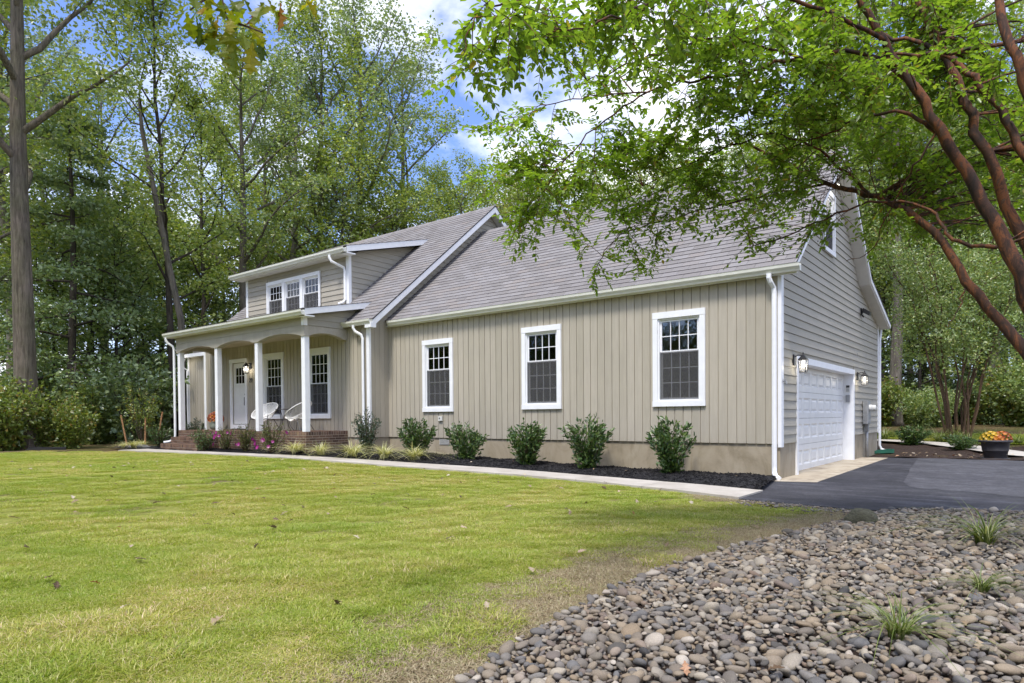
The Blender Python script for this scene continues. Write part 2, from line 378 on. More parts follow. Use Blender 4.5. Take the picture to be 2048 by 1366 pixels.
leafmat('leaf_shrub', [(0.0, (0.10, 0.16, 0.03)), (0.5, (0.19, 0.26, 0.05)), (0.9, (0.30, 0.33, 0.08)), (1.0, (0.36, 0.20, 0.06))], trans=0.4)
leafmat('blade_variegated', [(0.0, (0.30, 0.33, 0.11)), (0.4, (0.52, 0.51, 0.24)), (1.0, (0.74, 0.70, 0.46))], trans=0.35)
leafmat('blade_liriope', [(0.0, (0.09, 0.14, 0.03)), (0.6, (0.17, 0.22, 0.05)), (1.0, (0.38, 0.40, 0.20))], trans=0.35)
leafmat('blade_grass', [(0.0, (0.175, 0.265, 0.026)), (0.4, (0.290, 0.375, 0.044)), (0.75, (0.400, 0.440, 0.080)), (1.0, (0.58, 0.52, 0.26))], trans=0.35, gloss=0.03, field=[(0.36, (0.90, 0.96, 0.85)), (0.5, (1.10, 1.03, 1.15)), (0.62, (1.34, 1.10, 1.75))])
leafmat('blade_straw', [(0.0, (0.22, 0.16, 0.09)), (0.5, (0.40, 0.32, 0.19)), (0.85, (0.52, 0.45, 0.30)), (1.0, (0.24, 0.27, 0.06))], trans=0.2, gloss=0.02, tint=(1, 1, 1))
leafmat('petal_magenta', [(0.0, (0.20, 0.006, 0.12)), (1.0, (0.36, 0.02, 0.22))], trans=0.35, tint=(1.2, 0.8, 1.2))
leafmat('petal_yellow', [(0.0, (0.55, 0.33, 0.01)), (1.0, (0.75, 0.50, 0.03))], trans=0.3, tint=(1, 1, 1))
leafmat('petal_orange', [(0.0, (0.45, 0.12, 0.01)), (1.0, (0.65, 0.25, 0.02))], trans=0.3, tint=(1, 1, 1))
leafmat('petal_rust', [(0.0, (0.24, 0.03, 0.008)), (0.6, (0.45, 0.09, 0.012)), (1.0, (0.60, 0.20, 0.02))], trans=0.3, tint=(1, 1, 1))
leafmat('leaf_fallen', [(0.0, (0.10, 0.06, 0.035)), (0.45, (0.32, 0.24, 0.15)), (0.85, (0.54, 0.47, 0.36)), (1.0, (0.38, 0.14, 0.04))], trans=0.15, gloss=0.03, tint=(1, 1, 1))

def bark(name, c0, c1, scale, stretch, bs=0.8):
    m, t, o = mat_new(name)
    a = noise(t, scale, 7, 0.7, dist=0.6, stretch=stretch); b = noise(t, 1.5, 4, 0.6)
    base = ramp(t, a, [(0.3, c0), (0.7, c1)])
    g = ramp(t, b, [(0.35, (0.8, 0.86, 0.74)), (0.65, (1.1, 1.08, 1.1))]); base = mixc(t, base, g, 1.0, 'MULTIPLY')
    principled(t, o, base, 0.9, bump(t, a, bs, 0.05), spec=0.2); return m
bark('bark_grey', (0.055, 0.046, 0.038), (0.20, 0.175, 0.145), 12, (1, 1, 0.12), 1.0)
bark('bark_ridged', (0.050, 0.041, 0.033), (0.225, 0.190, 0.150), 13, (1, 1, 0.10), 1.0)
bark('bark_pale', (0.11, 0.095, 0.075), (0.30, 0.27, 0.22), 8, (1, 1, 0.25))
bark('bark_dark', (0.026, 0.021, 0.017), (0.090, 0.075, 0.060), 9, (1, 1, 0.2))
m, t, o = mat_new('bark_crape')
a = noise(t, 9, 8, 0.72, dist=1.4, stretch=(1, 1, 0.4)); b = noise(t, 45, 5, 0.65)
base = ramp(t, a, [(0.36, (0.026, 0.019, 0.016)), (0.50, (0.070, 0.036, 0.024)), (0.58, (0.20, 0.075, 0.030)), (0.64, (0.085, 0.045, 0.030)), (0.78, (0.22, 0.165, 0.12))])
principled(t, o, base, 0.78, bump(t, a, 0.5, 0.012), spec=0.25)
bark('bark_myrtle', (0.045, 0.030, 0.022), (0.19, 0.115, 0.070), 8, (1, 1, 0.25), 0.4)
bark('twig_brown', (0.05, 0.032, 0.022), (0.12, 0.085, 0.06), 20, (1, 1, 1), 0.3)

m, t, o = mat_new('river_stone')
rv = rand_val(t)
base = ramp(t, rv, [(0.0, (0.055, 0.054, 0.054)), (0.10, (0.185, 0.162, 0.130)), (0.26, (0.290, 0.235, 0.168)), (0.38, (0.115, 0.115, 0.116)), (0.52, (0.255, 0.198, 0.132)), (0.64, (0.180, 0.166, 0.150)), (0.76, (0.36, 0.32, 0.255)), (0.86, (0.140, 0.139, 0.140)), (0.94, (0.185, 0.135, 0.100)), (1.0, (0.44, 0.40, 0.34))])
g = ramp(t, noise(t, 16, 6, 0.65, dist=0.8), [(0.3, (0.62, 0.61, 0.60)), (0.7, (1.25, 1.22, 1.18))]); base = mixc(t, base, g, 1.0, 'MULTIPLY')
g = ramp(t, noise(t, 120, 3, 0.7), [(0.3, (0.85, 0.85, 0.85)), (0.7, (1.12, 1.12, 1.12))]); base = mixc(t, base, g, 1.0, 'MULTIPLY')
principled(t, o, base, 0.75, bump(t, noise(t, 60, 5), 0.3, 0.003), spec=0.3)
m, t, o = mat_new('mossy_rock')
a = noise(t, 5, 7, 0.7, dist=0.6, stretch=(1, 1, 3))
base = ramp(t, a, [(0.3, (0.06, 0.055, 0.045)), (0.52, (0.13, 0.125, 0.085)), (0.75, (0.20, 0.205, 0.15))])
principled(t, o, base, 0.9, bump(t, a, 0.9, 0.03), spec=0.2)
M = MATS

def smooth(a, b, x):
    t_ = np.clip((np.asarray(x, float)-a)/(b-a), 0, 1); return t_*t_*(3-2*t_)
def gz(x, y):
    """ground height"""
    x = np.asarray(x, float); y = np.asarray(y, float)
    z = 0.20*smooth(-1.0, -12.0, x)
    z = z + np.clip((y-9.0)*0.05, 0, 0.6)*smooth(-6, -2, x) + 0.0*y
    z = z + 0.05*np.sin(x*0.7+1.3)*np.sin(y*0.6)*smooth(-4.0, -8.0, y)*smooth(1.5, -2.0, x)*0.5
    return z
# ================================================================== HOUSE
# origin: front right corner of the garage wing; x along the front wall, y into depth
ZS = 0.639            # bottom of the siding
BW = 0.1737           # vertical board width
LAP = 0.15536         # clapboard exposure
XM, YM, XL = -10.29, -0.66, -19.0     # main block: right end wall, front wall, left end
FLOOR = 0.815         # porch floor
def g_front(y): return 3.885+0.80*y
RG = (3.95, 7.045)    # garage ridge
def g_roof(y):
    if y <= RG[0]: return g_front(y)
    if y <= 6.75: return RG[1]-0.866*(y-RG[0])
    return 4.62-0.2966*(y-6.75)
def m_roof(y): return 4.40+0.82*y if y <= 4.28 else 7.91-0.82*(y-4.28)
def p_roof(y): return 4.38+0.20*y
def d_roof(y): return 6.03+0.26*(y+0.25)

house = empty('house', (0, 0, 0))
tag(house, 'long beige house with vertical board front, dormer, arched brick porch and white trim', 'house')

def strip_minus(z0, z1, x0, x1, holes):
    """vertical spans left of [z0,z1] on a strip after cutting holes (hx0,hx1,hz0,hz1)"""
    spans = [(z0, z1)]
    for a, b, c, d in holes:
        if x1 <= a+0.01 or x0 >= b-0.01: continue
        ns = []
        for s0, s1 in spans:
            if d <= s0 or c >= s1: ns.append((s0, s1)); continue
            if c-s0 > 0.02: ns.append((s0, c))
            if s1-d > 0.02: ns.append((d, s1))
        spans = ns
    return spans

def board_wall(name, label, y, x0, x1, ztop, holes, phase=0.0, zbot=ZS, depth=0.14):
    """vertical grooved board wall facing -y: backing with holes plus one mesh per board"""
    xs = sorted(set([x0, x1]+[h[0] for h in holes]+[h[1] for h in holes]))
    core = MB()
    for a, b in zip(xs[:-1], xs[1:]):
        for s0, s1 in strip_minus(zbot+0.01, ztop, a, b, holes): core.box(a, b, y, y+depth, s0, s1)
    w_ = core.build(name, M['paint_vertical'], house); w_['label'] = label
    x = x1-phase
    edges = [x1]+[x1-phase-i*BW for i in range(int((x1-x0)/BW)+2) if x1-phase-i*BW > x0+0.03 and x1-phase-i*BW < x1-0.03]+[x0]
    rg = random.Random(int(abs(y*100))+len(holes))
    for b, a in zip(edges[:-1], edges[1:]):
        mb = MB(); th = 0.019+rg.uniform(-0.002, 0.002)
        # cut the board into sub strips where a hole edge falls inside it
        cuts = sorted(set([a+0.0075, b-0.0075]+[h[k] for h in holes for k in (0, 1) if a+0.01 < h[k] < b-0.01]))
        for c0, c1 in zip(cuts[:-1], cuts[1:]):
            for s0, s1 in strip_minus(zbot, ztop, c0, c1, holes): mb.box(c0, c1, y-th, y+0.002, s0, s1)
        if not mb.V: continue
        if len(mb.V) == 16 and len(cuts) == 2:      # interrupted by a window: two boards
            for k in (0, 1):
                h_ = MB(); h_.V = mb.V[8*k:8*k+8]; h_.F = mb.F[:6]; h_.build('siding_board', M['paint_vertical'], w_)
        else: mb.build('siding_board', M['paint_vertical'], w_)
    return w_

# ---------------------------------------------------------------- windows
PANE = {}
def pane_mesh(w_, h_):
    k = (round(w_, 3), round(h_, 3))
    if k not in PANE: PANE[k] = MB().box(0, w_, 0, 0.004, 0, h_).mesh('pane', M['window_glass'])
    return PANE[k]
def window(loc, rz, W, H, up, lo, split, label, cols=4, side=0.105, head=0.125, sill=0.105, screen=True):
    """double hung window, outside faces local -y; loc = lower left corner of the casing on the wall face"""
    c = MB()
    c.box(0, side, -0.042, 0.0, sill, H-head); c.box(W-side, W, -0.042, 0.0, sill, H-head)
    c.box(-0.004, W+0.004, -0.046, 0.0, H-head+0.001, H); c.box(-0.004, W+0.004, -0.05, 0.0, 0, sill-0.001)
    wn = c.build('window', M['trim_white'], house); wn.location = loc; wn.rotation_euler = (0, 0, rz); wn['label'] = label
    x0, x1, z0, z1 = side, W-side, sill, H-head
    f = MB(); j = 0.028
    f.box(x0, x0+j, -0.012, 0.11, z0, z1); f.box(x1-j, x1, -0.012, 0.11, z0, z1); f.box(x0+j, x1-j, -0.012, 0.11, z1-j, z1); f.box(x0+j, x1-j, -0.014, 0.11, z0, z0+j)
    f.build('window_frame', M['trim_white'], wn)
    x0 += j; x1 -= j; z0 += j; z1 -= j
    zm = z0+(z1-z0)*split
    for nm, a, b, y, rows in (('upper_sash', zm-0.02, z1, 0.018, up), ('lower_sash', z0, zm+0.02, 0.052, lo)):
        s = MB(); st = 0.042
        s.box(x0, x0+st, y, y+0.032, a, b); s.box(x1-st, x1, y, y+0.032, a, b)
        s.box(x0+st, x1-st, y, y+0.032, b-st, b); s.box(x0+st, x1-st, y, y+0.032, a, a+st)
        s.build(nm, M['trim_white'], wn)
        gx0, gx1, ga, gb = x0+st, x1-st, a+st, b-st
        pw, ph = (gx1-gx0)/cols, (gb-ga)/rows
        for i in range(cols):
            for k in range(rows):
                o_ = bpy.data.objects.new('pane', pane_mesh(pw-0.002, ph-0.002)); link(o_, wn); o_.location = (gx0+i*pw+0.001, y+0.012, ga+k*ph+0.001)
        g = MB(); q = 0.0085
        for i in range(1, cols): g.box(gx0+i*pw-q, gx0+i*pw+q, y+0.004, y+0.012, ga, gb)
        for k in range(1, rows): g.box(gx0, gx1, y+0.0045, y+0.0125, ga+k*ph-q, ga+k*ph+q)
        g.build('muntin_grid', M['trim_white'], wn)
    if screen:
        s = MB().box(x0, x1, 0.006, 0.0075, z0, zm); s.build('insect_screen', M['insect_screen'], wn)
        s = MB(); s.box(x0, x0+0.016, 0.0, 0.014, z0, zm); s.box(x1-0.016, x1, 0.0, 0.014, z0, zm); s.box(x0+0.016, x1-0.016, 0.0, 0.014, z0, z0+0.018)
        s.build('screen_frame', M['grey_metal'], wn)
    return wn
def hole(x, z, W, H, side=0.105, head=0.125, sill=0.105): return (x+side-0.01, x+W-side+0.01, z+sill-0.01, z+H-head+0.01)

# garage front wall
GW = [(-8.94, 1.302, 1.075, 1.845, 'front window nearest the inner corner, above the small outlet'),
      (-5.70, 1.325, 1.082, 1.865, 'middle window of the long garage front wall'),
      (-2.425, 1.337, 1.075, 1.855, 'front window nearest the garage corner')]
board_wall('front_wall', 'vertical beige boards of the garage front', 0.0, XM+0.001, 0.0, 3.70, [hole(x, z, W, H) for x, z, W, H, _ in GW], phase=0.2373-BW*0)
for x, z, W, H, lb in GW: window((x, -0.016, z), 0, W, H, 2, 3, 0.60, lb)
# main front wall under the porch
PW = [(-13.03, 1.152, 1.09, 2.01, 'porch window beside the right porch chair'), (-15.31, 1.152, 1.085, 2.01, 'porch window behind the left porch chair')]
DX0, DX1, DZ1 = -17.31, -16.28, 3.105
board_wall('porch_wall', 'shaded vertical beige boards behind the porch', YM, XL, XM, 3.74, [hole(x, z, W, H) for x, z, W, H, _ in PW]+[(DX0+0.1, DX1-0.1, 0.85, DZ1-0.1)], phase=0.12)
for x, z, W, H, lb in PW: window((x, YM-0.016, z), 0, W, H, 3, 3, 0.50, lb)
# return wall between main block and garage, facing +x
mb = MB().box(XM-0.14, XM, YM+0.142, 0.139, ZS+0.01, 3.9); rw = mb.build('return_wall', M['paint_vertical'], house)
for i in range(4):
    a = YM+0.006+i*0.165; MB().box(XM-0.002, XM+0.016, a, a+0.157, ZS, 3.9).build('siding_board', M['paint_vertical'], rw)

# ---------------------------------------------------------------- clapboards
def lap_board(parent, ax, wall, a0, a1, b0, b1, z0, z1, mat, sgn=1):
    """one clapboard; runs a0..a1 at its bottom edge, b0..b1 at the top; wall = coordinate of the wall face"""
    t0, t1 = 0.026, 0.006
    if ax == 'y':   # faces +x
        v = [(wall, a0, z0), (wall+t0, a0, z0), (wall+t0, a1, z0), (wall, a1, z0), (wall, b0, z1), (wall+t1, b0, z1), (wall+t1, b1, z1), (wall, b1, z1)]
    else:           # faces -y
        v = [(a0, wall-t0, z0), (a1, wall-t0, z0), (a1, wall, z0), (a0, wall, z0), (b0, wall-t1, z1), (b1, wall-t1, z1), (b1, wall, z1), (b0, wall, z1)]
    return MB().hexa(v).build('clapboard', M[mat], parent)

# garage end wall (faces +x)
GD0, GD1, GDT = 0.985, 6.165, 2.267       # outer edges of the door casing
YB = 9.44
def soff(y): return g_roof(y)-0.13
prof = [(0.0, ZS+0.01), (GD0+0.06, ZS+0.01), (GD0+0.06, GDT-0.06), (GD1-0.06, GDT-0.06), (GD1-0.06, ZS+0.01), (YB, ZS+0.01), (YB, soff(YB)-0.05), (6.75, soff(6.75)-0.05), (RG[0], soff(RG[0])-0.08), (0.0, soff(0)-0.05)]
ew = MB()
ew.box(-0.14, 0, 0.14, GD0+0.1, ZS+0.01, GDT-0.02); ew.box(-0.14, 0, GD1-0.1, YB, ZS+0.01, GDT-0.02)
ew.prism([(0.14, GDT-0.02), (YB, GDT-0.02), (YB, soff(YB)-0.03), (6.75, soff(6.75)-0.03), (RG[0], soff(RG[0])-0.05), (0.14, soff(0.14)-0.03)], 'x', -0.14, 0)
endw = ew.build('end_wall', M['paint_lap_y'], house); endw['label'] = 'garage gable wall of horizontal clapboards'
GWY, GWZ, GWW, GWH = 2.95, 4.64, 0.98, 1.35     # gable window
def y_at(z, side):
    """y where the soffit line has height z"""
    if side == 0: return (z+0.13-3.885)/0.80
    if z > soff(6.75): return RG[0]+(RG[1]-0.13-z)/0.866
    return 6.75+(4.62-0.13-z)/0.2966
for k in range(41):
    z0 = ZS+k*LAP; z1 = z0+LAP+0.012
    def ends(z):
        return (max(0.11, y_at(z, 0)), min(YB, y_at(z, 1)))
    a0, a1 = ends(z0); b0, b1 = ends(min(z1, RG[1]-0.14))
    if a1-a0 < 0.1: break
    segs = [(a0, a1, b0, b1)]
    if z0 < GDT-0.02: segs = [(a0, GD0+0.01, b0, GD0+0.01), (GD1-0.01, a1, GD1-0.01, b1)]
    elif z0 < GWZ+GWH-0.1 and z1 > GWZ+0.1: segs = [(a0, GWY+0.03, b0, GWY+0.03), (GWY+GWW-0.03, a1, GWY+GWW-0.03, b1)]
    for s in segs: lap_board(endw, 'y', 0.0, *s, z0, z1, 'paint_lap_y')
window((0.026, GWY, GWZ), R(90), GWW, GWH, 2, 2, 0.5, 'upper gable window half hidden by leaves', side=0.09, head=0.1, sill=0.09)

# main block end wall above the garage roof (gable facing +x)
mg = MB().prism([(YM+0.001, 3.6), (9.0, 3.6), (9.0, m_roof(9.0)-0.16), (4.28, 7.91-0.2), (YM+0.001, m_roof(YM)-0.16)], 'x', XM-0.14, XM-0.002)
mgw = mg.build('gable_wall', M['paint_lap_y'], house)
for k in range(20, 46):
    z0 = ZS+k*LAP; z1 = z0+LAP+0.012
    f0 = lambda z: max(YM, (z+0.15-4.40)/0.82)
    f1 = lambda z: min((z-3.885)/0.80+0.12, 4.28+(7.75-z)/0.82) if z < 7.0 else 4.28+(7.75-z)/0.82
    a0, a1, b0, b1 = f0(z0), f1(z0), f0(z1), f1(z1)
    if b1-b0 < 0.03: continue
    lap_board(mgw, 'y', XM+0.002, a0, a1, b0, b1, z0, z1, 'paint_lap_y')

# ---------------------------------------------------------------- garage door
gd = MB(); SH = (GDT-0.12)/4; oy0, oy1 = GD0+0.115, GD1-0.115; PWD = (oy1-oy0)/8
for s_ in range(4):
    z0 = 0.012+s_*SH; z1 = z0+SH-0.006
    gd.box(-0.255, -0.21, oy0, oy1, z0, z0+0.115); gd.box(-0.255, -0.21, oy0, oy1, z1-0.115, z1)
    for i in range(9):
        a = oy0+i*PWD-0.05 if 0 < i < 8 else (oy0 if i == 0 else oy1-0.07); b = a+0.10 if 0 < i < 8 else a+0.07
        gd.box(-0.2545, -0.2105, a, b, z0+0.1145, z1-0.1145)
gdo = gd.build('garage_door', M['door_white'], house); gdo['label'] = 'wide white sectional garage door with rows of square panels'
tray = None
for s_ in range(4):
    z0 = 0.012+s_*SH+0.115; z1 = 0.012+(s_+1)*SH-0.006-0.115
    for i in range(8):
        a = oy0+i*PWD+(0.05 if i else 0.07); b = oy0+(i+1)*PWD-(0.05 if i < 7 else 0.07); e = 0.032
        p = MB().add([(-0.21, a, z0), (-0.21, b, z0), (-0.21, b, z1), (-0.21, a, z1), (-0.236, a+e, z0+e), (-0.236, b-e, z0+e), (-0.236, b-e, z1-e), (-0.236, a+e, z1-e)],
                     [(0, 1, 5, 4), (1, 2, 6, 5), (2, 3, 7, 6), (3, 0, 4, 7), (4, 5, 6, 7)])
        # raised field inside the recess
        p.add([(-0.236, a+e+.012, z0+e+.012), (-0.236, b-e-.012, z0+e+.012), (-0.236, b-e-.012, z1-e-.012), (-0.236, a+e+.012, z1-e-.012), (-0.222, a+e+.05, z0+e+.045), (-0.222, b-e-.05, z0+e+.045), (-0.222, b-e-.05, z1-e-.045), (-0.222, a+e+.05, z1-e-.045)],
              [(0, 1, 5, 4), (1, 2, 6, 5), (2, 3, 7, 6), (3, 0, 4, 7), (4, 5, 6, 7)])
        p.build('door_panel', M['door_white'], gdo)
tr = MB()
tr.box(-0.26, 0.030, GD0, oy0, 0.006, GDT-0.125); tr.box(-0.26, 0.030, oy1, GD1, 0.006, GDT-0.125); tr.box(-0.26, 0.034, GD0-0.002, GD1+0.002, GDT-0.124, GDT)
tr.build('garage_door_casing', M['trim_white'], house)
MB().box(-0.30, -0.20, oy0, oy1, 0.001, 0.012).build('door_seal', M['dark_plastic'], house)

# ---------------------------------------------------------------- foundations
fd = MB()
fd.box(-0.30, -0.003, GD1-0.02, YB, -0.3, ZS+0.012); fd.build('foundation', M['foundation_stucco'], house); fd = MB()
fd.box(XM-0.05, -0.002, 0.012, 0.3, -0.3, ZS+0.012); fd.box(-0.30, -0.003, 0.3, GD0+0.02, -0.3, ZS+0.012)
fdo = fd.build('foundation', M['foundation_stucco'], house); fd = MB()
fd.box(XM-0.3, XM-0.004, YM+0.012, 0.02, -0.3, ZS+0.012); fd.build('foundation', M['foundation_stucco'], house); fd = MB(); fd.box(XL, XM-0.31, YM+0.014, YM+0.3, -0.3, ZS+0.012)
fdo = fd.build('foundation', M['foundation_stucco'], house)
v = MB(); vx0, vx1, vz0, vz1 = -8.40, -8.05, 0.465, 0.605
v.box(vx0, vx1, 0.002, 0.012, vz0, vz1)
vo = v.build('foundation_vent', M['dark_plastic'], house)
for i in range(11): MB().box(vx0+0.012+i*0.032, vx0+0.024+i*0.032, -0.008, 0.004, vz0, vz1).build('vent_bar', M['light_plastic'], vo)

# ---------------------------------------------------------------- corner boards, trim
def part(name, mat, *boxes, **k):
    b = MB()
    for q_ in boxes: b.box(*q_)
    return b.build(name, M[mat], house)
part('corner_board', 'trim_white', (0.0, 0.034, 0.0, 0.115, ZS-0.06, 3.70), (-0.03, 0.032, -0.024, -0.001, ZS-0.06, 3.68))
part('corner_board', 'trim_white', (0.0, 0.034, YB-0.10, YB+0.012, ZS-0.02, 3.78))
part('corner_board', 'trim_white', (XM-0.10, XM+0.022, YM-0.030, YM-0.002, ZS-0.05, 3.74), (XM-0.0, XM+0.024, YM-0.002, YM+0.03, ZS-0.05, 3.74))
part('corner_board', 'trim_white', (XL-0.03, XL+0.10, YM-0.030, YM-0.002, ZS, 3.50))
part('frieze_board', 'gutter_cream', (XM+0.02, 0.0, -0.032, -0.004, 3.66, 3.745))

# ---------------------------------------------------------------- roofs
SHW, SHE = 0.34, 0.173
TABS = []     # (roof, x, y, z, slope angle, width)
def tab_mesh(w_, length=SHE+0.03, t0=0.015, t1=0.002):
    b = MB().hexa([(0, 0, 0), (w_, 0, 0), (w_, length, 0), (0, length, 0), (0, 0, t0), (w_, 0, t0), (w_, length, t1), (0, length, t1)])
    return b
TABM = tab_mesh(SHW-0.005).mesh('shingle', [M['asphalt_shingle'], M['shingle_edge_shadow']]); TABM.polygons[2].material_index = 1
def roof_plane(roof, x0, x1, y0, z0, slope, length, up=1, pick=False, skip=None):
    """rows of shingle tabs on a plane that starts at the eave (y0,z0) and climbs with the given slope"""
    ang = math.atan(slope); rows = int(length/SHE)
    rg = random.Random(int(x0*10)+rows)
    fld = MB(); cs, sn = math.cos(ang), math.sin(ang)
    for k in range(rows):
        off = (k % 2)*SHW/2+rg.uniform(-0.01, 0.01); x = x0-off
        while x < x1-0.01:
            a, b = max(x, x0), min(x+SHW-0.005, x1)
            if b-a > 0.02:
                v_ = k*SHE+rg.uniform(-0.003, 0.003); y = y0+up*v_*cs; z = z0+v_*sn
                if not (skip and skip(a, b, y)):
                    if pick and b-a > SHW-0.006 and up == 1: TABS.append((roof, a, y, z, ang))
                    else:
                        tb = tab_mesh(b-a)
                        fld.add([(a+p[0], y+up*(p[1]*cs-p[2]*sn), z+p[1]*sn+p[2]*cs) for p in tb.V], tb.F if up == 1 else [f[::-1] for f in tb.F])
            x += SHW
    return fld
def deck(name, prof, x0, x1, th=0.035):
    p = prof+[(y, z-th) for y, z in prof[::-1]]
    return MB().prism(p, 'x', x0, x1).build(name, M['shingle_edge_shadow'], house)
def rake(name, prof, x0, x1, top=0.0, h=0.17, mat='trim_white'):
    p = [(y, z+top) for y, z in prof]+[(y, z-h) for y, z in prof[::-1]]
    return MB().prism(p, 'x', x0, x1).build(name, M[mat], house)

OV = 0.30
gprof = [(-0.12, g_roof(-0.12)), RG, (6.75, 4.62), (9.66, g_roof(9.66))]
groof = deck('garage_roof', gprof, XM+0.002, OV+0.012); groof['label'] = 'garage roof of taupe asphalt shingles'
flds = {groof.name: [roof_plane(groof, XM+0.02, OV+0.015, -0.15, g_roof(-0.15)+0.002, 0.80, 5.22, pick=True)]}
rake('rake_board', [(-0.12, g_roof(-0.12)-0.004), (RG[0], RG[1]-0.004), (6.75, 4.616), (9.66, g_roof(9.66)-0.004)], OV-0.025, OV+0.006, h=0.135)
rake('soffit', [(0.0, g_roof(0)-0.04), (RG[0], RG[1]-0.04), (6.75, 4.58), (9.6, g_roof(9.6)-0.04)], 0.0, OV-0.026, h=0.135, mat='soffit_white')
mprof = [(YM-0.12, m_roof(YM-0.12)), (4.28, 7.91), (9.3, m_roof(9.3))]
XR = XM+0.29
mroof = deck('main_roof', mprof, XL-0.3, XR+0.008); mroof['label'] = 'higher main roof of taupe asphalt shingles'
flds[mroof.name] = [roof_plane(mroof, XL-0.3, XR+0.012, YM-0.15, m_roof(YM-0.15)+0.002, 0.82, 6.55, pick=True,
                               skip=lambda a, b, y: (-17.4 < a and b < -12.1 and 0.2 < y < 2.9) or (-18.2 < a and b < -11.0 and y < -0.1))]
rake('rake_board', [(y, z-0.004) for y, z in mprof], XR-0.028, XR+0.004, h=0.21)
rake('rake_board', [(y, z-0.004) for y, z in mprof], XL-0.305, XL-0.28, h=0.19)
rake('soffit', [(y, z-0.04) for y, z in mprof], XM+0.03, XR-0.029, h=0.165, mat='soffit_white')
# foot of the main rake: white boxed return
part('eave_return', 'trim_white', (XM+0.05, XR+0.006, YM-0.20, YM-0.02, 3.52, 3.655))
# ridge caps
def ridge(roof, x0, x1, y, z, s0, s1):
    x = x0
    while x < x1-0.05:
        e = min(x+0.16, x1)
        b = MB(); d = 0.14
        b.add([(x, y-d, z-d*s0+0.016), (x, y, z+0.026), (x, y+d, z-d*s1+0.016), (e, y-d, z-d*s0+0.010), (e, y, z+0.018), (e, y+d, z-d*s1+0.010)], [(0, 3, 4, 1), (1, 4, 5, 2), (0, 1, 2)])
        b.build('ridge_cap', M['asphalt_shingle'], roof); x += 0.15
def ridge_long(roof, x0, x1, y, z, s0, s1):
    b = MB(); x = x0; d = 0.14
    while x < x1-0.05:
        e = min(x+0.16, x1)
        b.add([(x, y-d, z-d*s0+0.016), (x, y, z+0.026), (x, y+d, z-d*s1+0.016), (e, y-d, z-d*s0+0.010), (e, y, z+0.018), (e, y+d, z-d*s1+0.010)], [(0, 3, 4, 1), (1, 4, 5, 2), (0, 1, 2)])
        x += 0.15
    o_ = b.build('ridge_cap', M['asphalt_shingle'], roof); o_['kind'] = 'stuff'; return o_
ridge_long(groof, XM+0.03, OV, RG[0], RG[1], 0.80, 0.866)
ridge_long(mroof, XL-0.3, XR, 4.28, 7.91, 0.82, 0.82)
# porch roof
PX0, PX1, PYE = -18.45, -10.92, -2.20
pr = MB().prism([(PYE, p_roof(PYE)), (0.03, p_roof(0.03)), (0.03, p_roof(0.03)-0.03), (PYE, p_roof(PYE)-0.03)], 'x', PX0, PX1)
proof = pr.build('porch_roof', M['shingle_edge_shadow'], house); proof['label'] = 'low porch roof below the dormer'
flds[proof.name] = [roof_plane(proof, PX0, PX1+0.01, PYE-0.03, p_roof(PYE-0.03)+0.002, 0.20, 2.25)]
rake('rake_board', [(PYE, p_roof(PYE)-0.004), (0.0, p_roof(0)-0.004)], PX1-0.03, PX1+0.004, h=0.155)
rake('rake_board', [(PYE, p_roof(PYE)-0.004), (0.0, p_roof(0)-0.004)], PX0-0.004, PX0+0.03, h=0.155)
# dormer roof
DRX0, DRX1, DRY = -17.86, -11.72, -0.25
dr = MB().prism([(DRY, d_roof(DRY)), (3.06, d_roof(3.06)), (3.06, d_roof(3.06)-0.03), (DRY, d_roof(DRY)-0.03)], 'x', DRX0, DRX1)
droof = dr.build('dormer_roof', M['shingle_edge_shadow'], house); droof['label'] = 'shed roof over the dormer'
flds[droof.name] = [roof_plane(droof, DRX0, DRX1+0.01, DRY-0.03, d_roof(DRY-0.03)+0.002, 0.26, 3.35)]
rake('rake_board', [(DRY, d_roof(DRY)-0.004), (2.98, d_roof(2.98)-0.004)], DRX1-0.03, DRX1+0.004, h=0.165)
rake('rake_board', [(DRY, d_roof(DRY)-0.004), (2.98, d_roof(2.98)-0.004)], DRX0-0.004, DRX0+0.03, h=0.165)
part('eave_return', 'trim_white', (DRX1-0.26, DRX1+0.006, DRY+0.0, DRY+0.30, d_roof(DRY)-0.20, d_roof(DRY)-0.168))
part('eave_return', 'trim_white', (PX1-0.26, PX1+0.006, PYE+0.0, PYE+0.28, p_roof(PYE)-0.19, p_roof(PYE)-0.158))
# left wing roof (low)
wr = MB().prism([(0.45, 3.72), (4.5, 4.30), (4.5, 4.24), (0.45, 3.66)], 'x', -23.2, XL-0.05)
wroof = wr.build('wing_roof', M['asphalt_shingle'], house)
# choose the largest looking tabs as pieces of their own; the rest stay joined
cam3 = CAM
TABS.sort(key=lambda q_: (q_[1]+0.15-cam3[0])**2+(q_[2]-cam3[1])**2+(q_[3]-cam3[2])**2)
def in_view(q_):
    v_ = np.array([q_[1]+0.15, q_[2], q_[3]])-CAM; dz = v_ @ CD
    x = 1024+F_PX*(v_ @ CR)/dz; y = PRIN_Y-F_PX*(v_ @ CU)/dz
    return 0 < x < 2048 and y > 0
n_ind = 0; cs8 = {}
for q_ in TABS:
    rf, a, y, z, ang = q_
    if n_ind < 300 and in_view(q_):
        o_ = inst('shingle', TABM, (a, y, z), (ang, 0, 0), 1.0, rf); n_ind += 1
    else:
        cs, sn = math.cos(ang), math.sin(ang); tb = tab_mesh(SHW-0.005)
        flds[rf.name][0].add([(a+p[0], y+p[1]*cs-p[2]*sn, z+p[1]*sn+p[2]*cs) for p in tb.V], tb.F)
